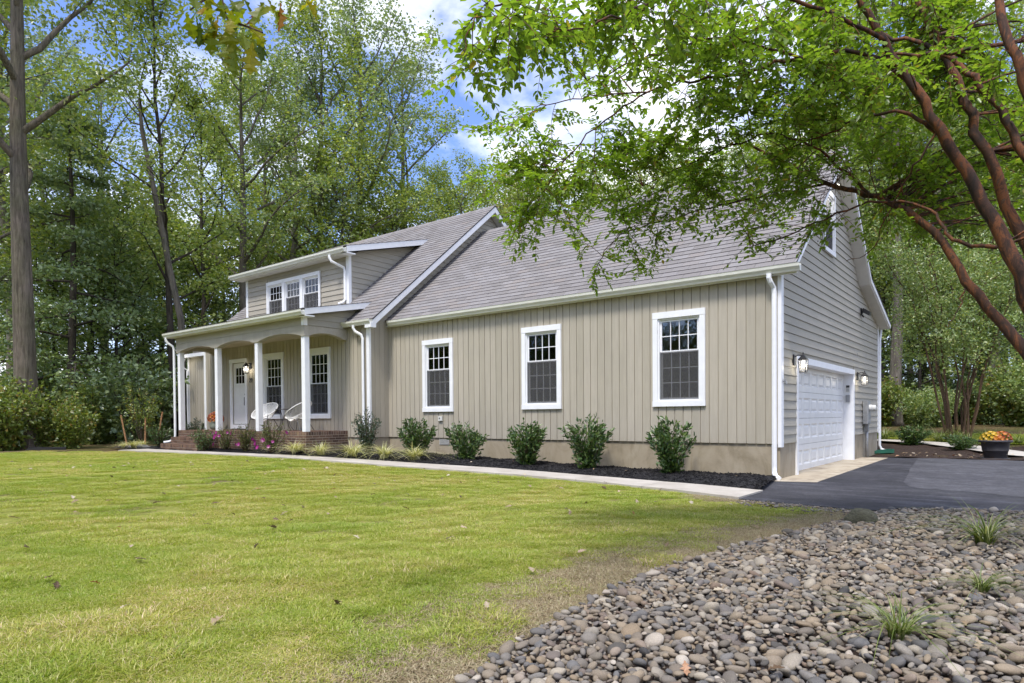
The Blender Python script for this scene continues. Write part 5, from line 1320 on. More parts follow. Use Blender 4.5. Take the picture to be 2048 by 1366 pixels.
lst = [(-60, 26, 'oak_b', .9), (-130, 30, 'oak_a', .95), (100, 40, 'oak_b', 1.0), (190, 33, 'young', 1.2), (215, 44, 'oak_a', 1.0), (255, 38, 'holly', .95), (330, 44, 'young', 1.2), 
       (450, 48, 'slim', 1.15), (530, 46, 'oak_b', 1.15), (725, 47, 'oak_c', 1.2), (770, 56, 'oak_b', .9), (905, 56, 'oak_b', 1.05), (975, 60, 'oak_c', .95), (1110, 60, 'oak_b', .85), (1180, 60, 'oak_a', .95), (1260, 58, 'oak_b', .9),
       (1340, 56, 'oak_c', .95), (1430, 54, 'oak_a', .95), (1520, 50, 'oak_b', 1.0), (1600, 47, 'oak_a', 1.0), (1690, 44, 'oak_b', 1.0), (1850, 40, 'oak_b', .95), (1890, 52, 'oak_a', 1.0), (2060, 38, 'oak_b', .95), (2130, 44, 'oak_c', .95), (1740, 52, 'holly', 1.1), (1930, 58, 'oak_b', 1.1), (2030, 56, 'oak_c', 1.1),
       (690, 43, 'low', 1.0), (800, 46, 'low', 1.0), (920, 50, 'low', 1.08), (1050, 52, 'low', 1.05), (1120, 53, 'low_b', 1.1), (1200, 54, 'low', 1.1), (1300, 54, 'low_b', 1.1), (1400, 52, 'low', 1.1), (1500, 50, 'low_b', 1.1), (1600, 46, 'low', 1.1), (1690, 42, 'low_b', 1.05), (1765, 36, 'low', 0.95), (1870, 36, 'low_b', 1.0), (2040, 34, 'low', 0.9), (2110, 32, 'low_b', 0.9), (-20, 38, 'young', 1.3), (40, 40, 'holly', 1.0), (110, 31, 'young', 1.1), (175, 38, 'holly', 1.0), (235, 31, 'young', 1.15), (290, 36, 'young', 1.3), (320, 40, 'holly', 1.0), (380, 40, 'young', 1.25), (430, 44, 'holly', 1.0), (500, 44, 'young', 1.4), (560, 50, 'holly', 1.1), (620, 54, 'young', 1.6), (1760, 38, 'young', 1.2), (1800, 44, 'holly', 1.0), (1840, 34, 'young', 1.1), (1880, 42, 'holly', 1.0), (1950, 38, 'young', 1.2), (2010, 44, 'holly', 1.0), (2050, 34, 'young', 1.1), (2110, 40, 'holly', 1.0), (1720, 46, 'young', 1.3), (1660, 50, 'holly', 1.2), (1960, 64, 'oak_a', 1.2), (1820, 62, 'oak_b', 1.2), (2080, 62, 'oak_a', 1.2), (0, 48, 'holly', 1.1), (560, 62, 'oak_b', 1.1)]
KW = {'oak_a': 'dense green broadleaf tree', 'oak_b': 'bright yellow-green broadleaf tree', 'oak_c': 'grey-green pale barked broadleaf tree', 'holly': 'layered evergreen tree', 'young': 'low leafy understory tree', 'slim': 'slender thin trunked tree', 'low': 'yellow-green tree leafy to the ground', 'low_b': 'green tree leafy to the ground'}
for px, dp, kd, sc_ in lst:
    zone = 'the wood left of the house' if px < 620 else ('the wood behind the house roof' if px < 1740 else 'the wood right of the garage')
    zone = ('deep in ' if dp > 45 and (px < 620 or px > 1740) else 'in ')+zone
    tree(kd, px, dp, sc_*r_.uniform(0.93, 1.05), r_.uniform(0, 6.28), KW[kd]+' '+zone, 'oak_tree' if kd.startswith('oak') else ('holly_tree' if kd == 'holly' else 'maple_tree'), KW[kd]+'s '+zone)
# trees behind the camera: the wood that the windows mirror
for i, (x, y, kd, sc_) in enumerate([(-16, -36, 'oak_a', .9), (-8, -40, 'oak_b', .95), (1, -38, 'oak_c', .9), (9, -42, 'oak_a', 1), (17, -38, 'oak_b', .9), (-24, -34, 'oak_c', .9), (26, -32, 'oak_a', .9), (-31, -25, 'oak_b', .9), (5, -48, 'poplar', .9), (-13, -48, 'poplar', .9), (-12, -33, 'holly', 1), (-4, -35, 'holly', 1.1), (5, -33, 'young', 1.5), (-20, -31, 'young', 1.5), (13, -35, 'holly', 1.1), (-28, -30, 'holly', 1.1), (21, -33, 'young', 1.5), (-16, -42, 'holly', 1.2), (0, -43, 'young', 1.6)]):
    e = empty('oak_tree', (x, y, 0), i*1.3); e.scale = (sc_,)*3; tag(e, 'tree across the lawn, seen only mirrored in the windows', 'tree', 'trees mirrored in the windows')
    a, b = TREES[kd]; inst('trunk', a, parent=e); inst('crown', b, parent=e)
# dead snag with bare branches
sb = MB(); q0 = CAM+27*CD+CR*(368-1024)/F_PX*27; base = np.array([q0[0], q0[1], 0.1])
def cpt(px, py, d): return at(px, py, d)-base
sb.tube([(0, 0, 0), cpt(362, 640, 27), cpt(340, 540, 27), cpt(318, 430, 27), cpt(300, 340, 27), cpt(284, 260, 27), cpt(278, 195, 27)], [0.16, 0.14, 0.12, 0.11, 0.10, 0.085, 0.05], 8)
e = empty('dead_tree', tuple(base)); tag(e, 'bare leaning snag whose broken top stands against the sky at upper left', 'tree')
sb.build('trunk', M['bark_grey'], e, True)
for q_ in ([(281, 235), (262, 215), (245, 190), (225, 185)], [(281, 225), (262, 200), (240, 160), (248, 140)], [(300, 330), (318, 300), (330, 260)], [(283, 250), (262, 245), (246, 225)]):
    MB().tube([cpt(a, b, 27-0.2*i) for i, (a, b) in enumerate(q_)], [0.035, 0.028, 0.02, 0.01][:len(q_)], 4).build('branch', M['bark_grey'], e)

# ---------------------------------------------------------------- shrubs
def make_shrub(name, seed, h, w_, stems, nleaf, L, mat, upright=0.5, six=False, aspect=0.5, core=0.25, stem_m='twig_brown'):
    r_ = np.random.default_rng(seed); tb = MB(); tips = []
    for i in range(stems):
        a = r_.uniform(0, 6.28); s_ = math.sqrt(r_.random()); rx = w_*0.5*s_; hh = h*(0.55+0.45*(1-0.6*s_**2))*r_.uniform(0.8, 1.12)
        p = [np.array([0.03*math.cos(a), 0.03*math.sin(a), -0.03]), np.array([rx*0.45*math.cos(a), rx*0.45*math.sin(a), hh*0.45]), np.array([rx*math.cos(a), rx*math.sin(a), hh])]
        p[1] += r_.normal(0, 0.03*w_, 3); tb.tube(p, [0.010, 0.007, 0.003], 4, cap=False); tips.append(p)
    T = np.array(tips); idx = r_.integers(0, stems, nleaf); t_ = r_.uniform(core, 1.0, nleaf)[:, None]
    c = np.where(t_ < 0.5, T[idx, 0]*(1-2*t_)+T[idx, 1]*2*t_, T[idx, 1]*(2-2*t_)+T[idx, 2]*(2*t_-1))+r_.normal(0, 0.055*w_, (nleaf, 3))*(1.15-0.8*t_**2)
    c[:, 2] = np.abs(c[:, 2]); out_ = unit(c*np.array([1, 1, 0.0])+1e-6); d_ = out_*0.7+rdir(r_, nleaf)*0.8+np.array([0, 0, upright]); nn = rdir(r_, nleaf, 0.9)
    l = L*r_.uniform(0.65, 1.2, nleaf); V, F_ = leaf_arrays(c, d_, nn, l, l*aspect, six)
    return tb.mesh(name+'_stem', M[stem_m]), np_mesh(name+'_foliage', V, F_, M[mat])
def shrub(meshes, loc, rz, sc_, name, label, cat='shrub', group=None):
    e = empty(name, loc, rz); e.scale = (sc_,)*3 if not hasattr(sc_, '__len__') else sc_; tag(e, label, cat, group)
    inst('stem', meshes[0], parent=e); inst('foliage', meshes[1], parent=e); return e
LAU = [make_shrub('laurel', 60+i, [1.0, 0.9, 1.05, 1.0, 0.95][i], [1.0, 1.1, 0.9, 1.05, 0.95][i], [44, 34, 52, 38, 30][i], [2100, 1800, 2200, 1900, 1800][i], 0.10, 'leaf_laurel', 0.7, True, 0.42, [0.08, 0.12, 0.06, 0.10, 0.12][i]) for i in range(5)]
HOL = make_shrub('upright_holly', 70, 1.0, 0.95, 36, 1500, 0.065, 'leaf_holly', 0.5, True, 0.55, 0.15)
def bz(x, y): return float(gz(x, y))+0.07
SHR = [(-9.87, -1.12, 0.95, (0.82, 0.82, 1.08), HOL, 'upright holly bush beside the downspout at the inner corner', 'holly_bush'),
       (-8.19, -1.00, 0.5, (0.92, 0.92, 0.86), LAU[0], 'laurel bush behind the rightmost pale grass tuft', 'laurel_bush'),
       (-6.76, -0.80, 1.8, (0.90, 0.90, 0.90), LAU[1], 'laurel bush right of the small foundation vent', 'laurel_bush'),
       (-4.98, -0.85, 3.0, (0.98, 0.98, 0.86), LAU[2], 'laurel bush under the left edge of the middle front window', 'laurel_bush'),
       (-3.57, -0.70, 4.4, (0.96, 0.96, 0.98), LAU[3], 'laurel bush between the middle and right front windows', 'laurel_bush'),
       (-1.77, -0.62, 5.0, (0.95, 0.95, 1.02), LAU[4], 'laurel bush under the front window nearest the downspout', 'laurel_bush')]
for x, y, rz, sc_, ms_, lb, nm in SHR: shrub(ms_, (x, y, bz(x, y)), rz, sc_, nm, lb, 'bush', 'bushes in the mulch bed')
ROSE = [make_shrub('rose', 80+i, 0.75, 0.85, 40, 900, 0.055, 'leaf_rose', 0.3, False, 0.5, 0.2) for i in range(3)]
FERN = make_shrub('fern', 85, 0.6, 0.75, 40, 900, 0.075, 'leaf_laurel', 0.2, False, 0.3, 0.2)
def flower_mesh(mat, r_=0.045, n=6):
    V = [(0, 0, 0.0)]; Fq = []
    for i in range(n):
        a = 2*math.pi*i/n; b = 2*math.pi*(i+0.5)/n; c = 2*math.pi*(i+1)/n; k = len(V)
        V += [(r_*0.75*math.cos(a), r_*0.75*math.sin(a), 0.012), (r_*1.1*math.cos(b), r_*1.1*math.sin(b), 0.022), (r_*0.75*math.cos(c), r_*0.75*math.sin(c), 0.012)]
        Fq.append((0, k, k+1, k+2))
    mb = MB(); mb.V = V; mb.F = Fq; return mb.mesh('flower', M[mat])
FM = flower_mesh('petal_magenta', 0.050)
for i, (x, y, nf, lb) in enumerate([(-14.55, -2.36, 9, 'leftmost flowering bush with magenta blooms before the porch'), (-13.52, -2.36, 7, 'middle flowering bush with magenta blooms before the porch'), (-12.22, -2.36, 9, 'rightmost flowering bush with magenta blooms, tallest against the bricks')]):
    e = shrub(ROSE[i], (x, y, bz(x, y)), i*2.0, (1.05, 0.72, 0.95+0.1*(i == 2)), 'flowering_bush', lb, 'bush', 'flowering bushes by the porch')
    r_ = np.random.default_rng(90+i)
    for k in range(nf):
        a = r_.uniform(-2.6, 0.4); hgt = r_.uniform(0.12, 0.60); rr = 0.42*math.sqrt(max(0.1, 1-(hgt-0.35)**2*3))
        a_ = a-i*2.0; o_ = inst('flower', FM, (rr*math.cos(a_), rr*math.sin(a_)*1.15, hgt), (R(70), 0, a_+math.pi/2), r_.uniform(0.8, 1.25), e)
shrub(FERN, (-15.35, -2.62, bz(-15.35, -2.62)), 0.4, 1.0, 'fern_bush', 'dark feathery bush between the brick steps and the magenta blooms', 'bush')
shrub(FERN, (-19.35, -2.05, bz(-19.35, -2.05)), 1.4, (1.25, 1.25, 1.15), 'fern_bush', 'feathery bush left of the brick steps', 'bush')
shrub(HOL, (-20.9, -0.1, 0.3), 0.6, (1.3, 0.8, 0.85), 'holly_bush', 'dark bush against the low left wing, seen through the porch', 'bush')
# arching grass tufts
def tuft(seed, n, h, mat, width=0.011, lean=1.3):
    V, Fq = blade_clump(seed, n, h, 0.05, width, lean, 5); return np_mesh('tuft', V, Fq, M[mat])
TV = [tuft(101+i, 150, 0.27, 'blade_variegated', 0.013, 1.75) for i in range(2)]
TL = [tuft(111+i, 95, 0.34, 'blade_liriope', 0.011, 1.5) for i in range(2)]
for i, (x, y, s_, lb) in enumerate([(-11.40, -2.2, 1.4, 'pale striped grass tuft under the right end of the flowering bushes'), (-10.46, -2.1, 1.25, 'pale striped grass tuft in front of the right part of the bricks'), (-9.40, -1.95, 1.45, 'pale striped grass tuft at the foot of the upright holly'), (-8.47, -1.78, 1.35, 'pale striped grass tuft at the inner corner of the house'), (-7.67, -1.55, 1.4, 'rightmost pale striped grass tuft in front of the first laurel')]):
    e = empty('grass_tuft', (x, y, float(gz(x, y))+0.06), i*1.1); e.scale = (s_*1.25, s_*1.25, s_*1.25); tag(e, lb, 'grass tuft', 'pale grass tufts along the path'); inst('foliage', TV[i % 2], parent=e)
for i, (x, y, s_, lb) in enumerate([(-19.15, -2.95, 1.35, 'pale grass tuft nearest the left end of the path'), (-19.75, -3.05, 0.9, 'small pale grass tuft at the left rim of the mulch mound'), (-20.0, -2.35, 1.2, 'pale grass tuft on top of the mulch mound left of the steps')]):
    e = empty('grass_tuft', (x, y, float(gz(x, y))+0.06), i*1.7); e.scale = (s_,)*3; tag(e, lb, 'grass tuft', 'pale grass tufts left of the steps'); inst('foliage', TV[i % 2], parent=e)
for i, (x, y, s_, lb) in enumerate([(3.20, -5.45, 1.30, 'largest green grass clump at the right edge of the pebble bed'), (3.00, -8.50, 0.82, 'arching green grass clump low among the foreground stones'), (3.27, -7.25, 0.62, 'small sparse grass clump among the stones at the right edge')]):
    e = empty('grass_clump', (x, y, float(gz(x, y))+0.07), i*1.7); e.scale = (s_,)*3; tag(e, lb, 'grass clump', 'grass clumps in the pebble bed'); inst('foliage', TL[i % 2], parent=e)
# thicket shrubs of the wood edge
THK = [make_shrub('thicket', 120+i, 2.4, 2.8, 60, 3600, 0.15, mt_, 0.2, False, 0.6, 0.1) for i, mt_ in enumerate(('leaf_shrub', 'leaf_forest', 'leaf_needle', 'leaf_shrub'))]
def thicket(px, depth, sc_, k, rz, label, group=None, name='thicket_shrub'):
    p = CAM+depth*CD+CR*(px-1024)/F_PX*depth
    return shrub(THK[k], (p[0], p[1], float(gz(p[0], p[1]))-0.05), rz, sc_, name, label, 'shrub', group)
thicket(5, 21.6, 1.0, 0, 0.3, 'tall pale green shrub at the left frame edge before the big trunk')
thicket(135, 22.6, 0.75, 3, 1.3, 'yellow-green shrub right of the big left trunk')
thicket(-70, 22, 1.1, 0, 2.3, 'shrub beyond the left frame edge')
thicket(85, 22.6, 0.6, 0, 2.9, 'low green shrub between the big trunk and the yellow-green shrub')
r_ = np.random.default_rng(33)
for i in range(34):
    px = r_.uniform(-150, 640); d_ = r_.uniform(26, 42)
    thicket(px, d_, r_.uniform(0.7, 1.5), int(r_.integers(4)), r_.uniform(0, 6), 'undergrowth shrub in the dim wood left of the house', 'undergrowth in the left wood')
for i in range(40):
    px = r_.uniform(1740, 2150); d_ = r_.uniform(25.5, 42)
    thicket(px, d_, r_.uniform(0.6, 1.3), int(r_.integers(4)), r_.uniform(0, 6), 'undergrowth shrub in the dim wood right of the garage', 'undergrowth in the right wood')
for i in range(26):
    px = r_.uniform(600, 1750); d_ = r_.uniform(60, 72)
    thicket(px, d_, r_.uniform(1.2, 2.2), 1, r_.uniform(0, 6), 'undergrowth shrub far behind the house', 'undergrowth behind the house')
for i in range(16):      # hedge across the lawn, mirrored in the windows
    t_ = i/15; shrub(THK[i % 4], (-48+62*t_, -17-24*min(1, t_*1.6), 0), i, (3.0, 3.0, 3.6), 'thicket_shrub', 'tall hedge shrub across the lawn, seen only mirrored in the windows', 'shrub', 'hedge mirrored in the windows')
# staked young tree left of the porch
yt = make_shrub('young_tree', 140, 2.3, 1.5, 26, 900, 0.09, 'leaf_shrub', 0.1, False, 0.6, 0.45)
p0 = CAM+22.6*CD+CR*(285-1024)/F_PX*22.6; zt = float(gz(p0[0], p0[1]))
shrub(yt, (p0[0], p0[1], zt), 0.3, 0.95, 'young_tree', 'thin young tree with yellowing leaves between three wooden stakes', 'tree')
for (a, b), (c, d), lb in (((256, 884), (242, 830), 'leftmost wooden stake leaning outward beside the young tree'), ((290, 884), (291, 834), 'middle upright wooden stake half hidden by the young tree'), ((312, 880), (325, 824), 'right wooden stake leaning towards the porch')):
    q0, q1 = at(a, b, 22.4), at(c, d, 22.4); q0[2] = zt-0.1
    tag(MB().tube([tuple(q0), tuple(q1)], 0.028, 6).build('wooden_stake', M['wood_stake']), lb, 'stake', 'stakes round the young tree')
# black edging pipe lying on the soil, grey cover on the mulch mound
e = empty('edging_pipe', (0, 0, 0)); tag(e, 'black plastic garden edging lying on the bare soil at far left', 'edging')
for k in range(3):
    pts = [at(52+k*3, 906-k*1.6, 20.9+0.2*k), at(75, 903+k, 21.0+0.15*k), at(105, 905-k*1.4, 21.0), at(132, 903+k*1.2, 21.1)]
    for p in pts: p[2] = float(gz(p[0], p[1]))+0.03+0.03*k
    MB().tube([tuple(p) for p in pts], 0.017, 6).build('pipe_length', M['black_pipe'], e)
tm = stone_mesh(77, 3); tm.materials[0] = M['tarp_grey']
tag(inst('stone_mound', tm, (-19.75, -2.62, 0.27), (0, 0, 0.4), (0.5, 0.34, 0.16)), 'low grey covered mound between the pale grass tufts left of the steps', 'mound')

# ---------------------------------------------------------------- potted chrysanthemums
def mum(name, seed, rad, mat, nf, label, loc):
    e = empty(name, loc); tag(e, label, 'flowers'); r_ = np.random.default_rng(seed)
    V, F_ = None, None
    c = rdir(r_, 260); c[:, 2] = np.abs(c[:, 2])*0.8-0.1; c = c*rad*r_.uniform(0.6, 0.95, (260, 1)); V, F_ = leaf_arrays(c, rdir(r_, 260), rdir(r_, 260, 1), np.full(260, 0.05), np.full(260, 0.03)); link(bpy.data.objects.new('foliage', np_mesh('mum_foliage', V, F_, M['leaf_laurel'])), e)
    fl = flower_mesh(mat, 0.038, 9)
    for i in range(nf):
        t_ = (i+0.5)/nf; ph = math.acos(1-1.25*t_); az = i*2.39996; n_ = Vector((math.sin(ph)*math.cos(az), math.sin(ph)*math.sin(az), math.cos(ph)))
        o_ = inst('bloom', fl, (n_.x*rad*r_.uniform(.93, 1.05), n_.y*rad*r_.uniform(.93, 1.05), n_.z*rad*1.0), n_.to_track_quat('Z', 'Y').to_euler(), r_.uniform(0.85, 1.3), e)
    return e
e = empty('flower_pot', (2.80, 8.30, 0.012)); tag(e, 'large dark grey planter tub at the far edge of the asphalt', 'planter')
MB().lathe([(0.001, 0), (0.22, 0), (0.235, 0.02), (0.265, 0.20), (0.275, 0.205), (0.275, 0.22), (0.30, 0.40), (0.345, 0.42), (0.36, 0.435), (0.36, 0.465), (0.345, 0.475), (0.315, 0.47), (0.30, 0.40), (0.001, 0.38)], 0, 0, 32).build('tub', M['pot_charcoal'], e, True)
MB().lathe([(0.29, 0.0), (0.31, 0.01), (0.30, 0.03), (0.24, 0.02)], 0, 0, 28).build('saucer', M['pot_charcoal'], e, True)
mum('yellow_chrysanthemum', 1, 0.20, 'petal_yellow', 46, 'yellow chrysanthemums on the left side of the dark planter', (2.70, 8.22, 0.49))
mum('rust_chrysanthemum', 2, 0.20, 'petal_rust', 46, 'rust red chrysanthemums on the right side of the dark planter', (2.92, 8.36, 0.49))
mum('orange_chrysanthemum', 3, 0.14, 'petal_orange', 36, 'orange chrysanthemums low at the front of the dark planter', (2.84, 8.16, 0.46))
e = empty('flower_pot', (-16.62, -1.05, FLOOR)); tag(e, 'small sage green pot left of the front door', 'planter')
MB().lathe([(0.001, 0), (0.12, 0), (0.17, 0.05), (0.19, 0.16), (0.17, 0.26), (0.18, 0.28), (0.16, 0.28), (0.001, 0.24)], 0, 0, 24).build('pot', M['pot_sage'], e, True)
e.location = (-17.50, -1.10, FLOOR)
mum('rust_chrysanthemum', 4, 0.23, 'petal_rust', 80, 'orange red chrysanthemums in the sage pot beside the front door', (-17.50, -1.10, FLOOR+0.34))
# splash guard at the back downspout
e = empty('splash_guard', (0.22, 9.30, 0.0), R(-60)); tag(e, 'green plastic splash guard at the back corner downspout', 'splash guard')
MB().hexa([(-0.11, -0.75, 0.02), (0.11, -0.75, 0.02), (0.10, 0.2, 0.05), (-0.10, 0.2, 0.05), (-0.11, -0.75, 0.03), (0.11, -0.75, 0.03), (0.10, 0.2, 0.06), (-0.10, 0.2, 0.06)]).build('tray', M['green_plastic'], e)
for s_ in (-1, 1): MB().hexa([(s_*0.12-0.012, -0.75, 0.02), (s_*0.12+0.012, -0.75, 0.02), (s_*0.11+0.012, 0.2, 0.05), (s_*0.11-0.012, 0.2, 0.05), (s_*0.12-0.012, -0.75, 0.07), (s_*0.12+0.012, -0.75, 0.07), (s_*0.11+0.012, 0.2, 0.16), (s_*0.11-0.012, 0.2, 0.16)]).build('side_wall', M['green_plastic'], e)
# low plants along the back walkway
for i, (x, y, s_, lb) in enumerate([(0.55, 12.0, 1.0, 'low dark bush nearest the garage on the right bed'), (1.95, 10.7, 0.85, 'low dark bush in front of the vase shaped myrtle')]):
    shrub(LAU[i], (x, y, float(gz(x, y))+0.03), i, (1.0*s_, 1.0*s_, 0.55*s_), 'laurel_bush', lb, 'bush')
for i in range(16):
    r_ = np.random.default_rng(200+i); t_ = (i+0.5)/16; x = -2.0+7.5*t_+r_.normal(0, 0.15); y = 15.0-3.9*t_+1.0*(i % 2)+r_.normal(0, 0.2)
    e = empty('border_grass', (x, y, float(gz(x, y))), i); e.scale = (1.5+0.5*r_.random(),)*3; tag(e, 'green border grass tuft behind the far walkway', 'grass tuft', 'border grass behind the far walkway'); inst('foliage', TL[i % 2], parent=e)

# ---------------------------------------------------------------- vase shaped myrtle behind the drive
def myrtle_bg():
    p0 = CAM+22.0*CD+CR*(1917-1024)/F_PX*22.0; z0 = float(gz(p0[0], p0[1])); e = empty('crape_myrtle', (p0[0], p0[1], z0)); tag(e, 'vase shaped many stemmed myrtle behind the drive', 'tree')
    r_ = np.random.default_rng(5); tb = MB(); ends = []
    for i in range(14):
        a = i*2.4; s_ = 0.35+0.65*((i % 5)/4.0); out_ = np.array([math.cos(a), math.sin(a)])
        pts = [np.array([out_[0]*0.30, out_[1]*0.30, -0.05])]; H = r_.uniform(5.6, 7.6)
        for k in range(1, 7):
            t_ = k/6; rr = 0.30-0.12*t_+s_*2.2*t_**1.4; pts.append(np.array([out_[0]*rr+r_.normal(0, .07), out_[1]*rr+r_.normal(0, .07), H*t_]))
        tb.tube(pts, [0.036-0.026*k/6 for k in range(7)], 7, cap=False)
        for j in range(12):
            f = 0.42+0.58*(j+0.5)/12; k = min(5, int(f*6)); a_ = pts[k]+(pts[k+1]-pts[k])*(f*6-k); d_ = unit(np.array([out_[0]*.6, out_[1]*.6, 0.5])+r_.normal(0, 0.7, 3)); q_ = [a_, a_+d_*0.5, a_+d_*1.0+np.array([0, 0, -.1])]
            tb.tube(q_, [0.018, 0.010, 0.004], 3, cap=False)
            for w_ in range(5): ends.append((a_+d_*(0.2+0.18*w_), a_+d_*(0.35+0.2*w_)+r_.normal(0, 0.28, 3)))
    tb.build('trunk', M['bark_myrtle'], e, True)
    E0 = np.array([q_[0] for q_ in ends]); E1 = np.array([q_[1] for q_ in ends]); per = 30; idx = np.repeat(np.arange(len(ends)), per); m_ = len(idx)
    c = E0[idx]+(E1[idx]-E0[idx])*r_.uniform(0, 1.1, (m_, 1))+r_.normal(0, 0.13, (m_, 3)); L = 0.095*r_.uniform(0.7, 1.25, m_)
    V, F_ = leaf_arrays(c, rdir(r_, m_)+np.array([0, 0, -0.2]), rdir(r_, m_, 0.9), L, L*0.55); link(bpy.data.objects.new('crown', np_mesh('myrtle_crown', V, F_, M['leaf_forest'])), e)
myrtle_bg()
# ================================================================== FOREGROUND MYRTLE (stands just right of the frame)
def myrtle_fg():
    r_ = np.random.default_rng(11)
    base = at(2300, 1180, 4.6); base[2] = 0.05
    e = empty('crape_myrtle', tuple(base)); tag(e, 'foreground myrtle with peeling cinnamon stems arching in from the right', 'tree')
    def W(q): return at(*q)-base
    def curve(pts, n=5):
        P = [np.array(p) for p in pts]; out_ = []
        for i in range(len(P)-1):
            p0, p1, p2, p3 = P[max(i-1, 0)], P[i], P[i+1], P[min(i+2, len(P)-1)]
            for t_ in np.linspace(0, 1, n, endpoint=False): out_.append(0.5*((2*p1)+(-p0+p2)*t_+(2*p0-5*p1+4*p2-p3)*t_**2+(-p0+3*p1-3*p2+p3)*t_**3))
        out_.append(P[-1]); return out_
    b0 = np.array([0, 0, -0.05])
    stems = [
     ([b0, W((2190, 880, 4.9)), W((2048, 700, 5.2)), W((1935, 565, 5.5)), W((1850, 447, 5.8)), W((1750, 396, 6.1)), W((1650, 368, 6.3)), W((1560, 320, 6.5)), W((1490, 290, 6.6))], 0.075, 0.014),
     ([b0+[0.05, 0.0, 0], W((2140, 790, 4.6)), W((2055, 590, 4.7)), W((1965, 405, 4.8)), W((1880, 255, 4.9)), W((1800, 130, 5.0)), W((1735, 30, 5.1)), W((1690, -60, 5.2))], 0.088, 0.026),
     ([b0+[0.08, 0.06, 0], W((2150, 700, 4.9)), W((2055, 500, 5.1)), W((1955, 265, 5.3)), W((1905, 140, 5.4)), W((1860, 50, 5.5)), W((1810, -60, 5.6))], 0.078, 0.026),
     ([b0+[0.0, 0.08, 0], W((2190, 620, 4.7)), W((2062, 330, 4.9)), W((1990, 200, 5.0)), W((1925, 135, 5.1)), W((1850, 90, 5.3)), W((1760, 70, 5.6))], 0.060, 0.016),
     ([b0+[-0.06, 0.03, 0], W((2210, 560, 4.2)), W((2090, 240, 4.3)), W((2025, 90, 4.4)), W((1990, -30, 4.5))], 0.070, 0.030),
     ([b0+[-0.02, -0.08, 0], W((2300, 520, 3.9)), W((2230, 140, 3.8)), W((2120, -60, 3.7)), W((1850, -190, 3.6)), W((1500, -180, 3.6)), W((1200, -110, 3.6)), W((1040, -40, 3.5))], 0.060, 0.012),
    ]
    limbs = [
     ([W((2048, 80, 4.9)), W((1950, 98, 4.9)), W((1850, 106, 5.0)), W((1765, 112, 5.1)), W((1700, 150, 5.2)), W((1630, 195, 5.4)), W((1550, 235, 5.6))], 0.024, 0.006),
     ([W((1905, 290, 4.9)), W((1850, 243, 5.0)), W((1790, 226, 5.1)), W((1720, 240, 5.3)), W((1650, 268, 5.5)), W((1570, 300, 5.7))], 0.026, 0.006),
     ([W((1995, 495, 5.1)), W((1905, 478, 5.3)), W((1860, 420, 5.5)), W((1760, 404, 5.7)), W((1650, 440, 5.9)), W((1560, 478, 6.0)), W((1500, 492, 6.1))], 0.022, 0.005),
     ([W((1840, 185, 5.0)), W((1740, 110, 5.1)), W((1600, 115, 5.2)), W((1480, 148, 5.3)), W((1400, 160, 5.4)), W((1300, 184, 5.5)), W((1210, 240, 5.6)), W((1130, 320, 5.7)), W((1075, 400, 5.8))], 0.026, 0.005),
     ([W((1740, 390, 6.1)), W((1690, 345, 6.0)), W((1640, 300, 5.9)), W((1540, 270, 5.9)), W((1440, 300, 6.0)), W((1330, 350, 6.1)), W((1230, 410, 6.2))], 0.022, 0.005),
     ([W((1650, 368, 6.3)), W((1540, 390, 6.3)), W((1440, 410, 6.3)), W((1340, 440, 6.3)), W((1240, 470, 6.3)), W((1200, 520, 6.3))], 0.016, 0.004),
     ([W((1770, 80, 5.0)), W((1650, 20, 4.8)), W((1500, -20, 4.5)), W((1350, -10, 4.2)), W((1220, 40, 4.0)), W((1120, 60, 3.9))], 0.024, 0.005),
     ([W((1200, -110, 3.6)), W((1100, -30, 3.5)), W((1000, 10, 3.4)), W((940, 60, 3.4)), W((925, 110, 3.4))], 0.012, 0.003),
     ([W((1600, 115, 5.2)), W((1480, 80, 5.0)), W((1360, 90, 4.8)), W((1260, 130, 4.7)), W((1180, 160, 4.6))], 0.016, 0.004),
     ([W((1880, 255, 4.9)), W((1830, 330, 5.0)), W((1780, 420, 5.3)), W((1740, 500, 5.6)), W((1690, 520, 5.8))], 0.012, 0.003),
     ([W((1935, 565, 5.5)), W((1915, 620, 5.4)), W((1890, 655, 5.3))], 0.010, 0.003),
     ([W((1300, 184, 5.5)), W((1200, 190, 5.5)), W((1110, 210, 5.6)), W((1040, 240, 5.7)), W((1000, 300, 5.8))], 0.010, 0.003)]
    tb = MB(); skel = []
    for i, (pts, r0, r1) in enumerate(stems+limbs):
        c = curve(pts); n = len(c); c = [p+r_.normal(0, 0.010 if i >= len(stems) else 0.012, 3)*(k > 2) for k, p in enumerate(c)]
        rd_ = [(r0+(r1-r0)*(k/(n-1))**0.8)*(0.72+0.10*r_.random()) for k in range(n)]
        if i < len(stems): MB().tube(c, rd_, 10).build('stem', M['bark_crape'], e, True)
        else: tb.tube(c, rd_, 6, cap=False)
        skel += [(p, rd_[k]) for k, p in enumerate(c) if (i >= len(stems) or k > n*0.45)]
    SK = np.array([s_[0] for s_ in skel])
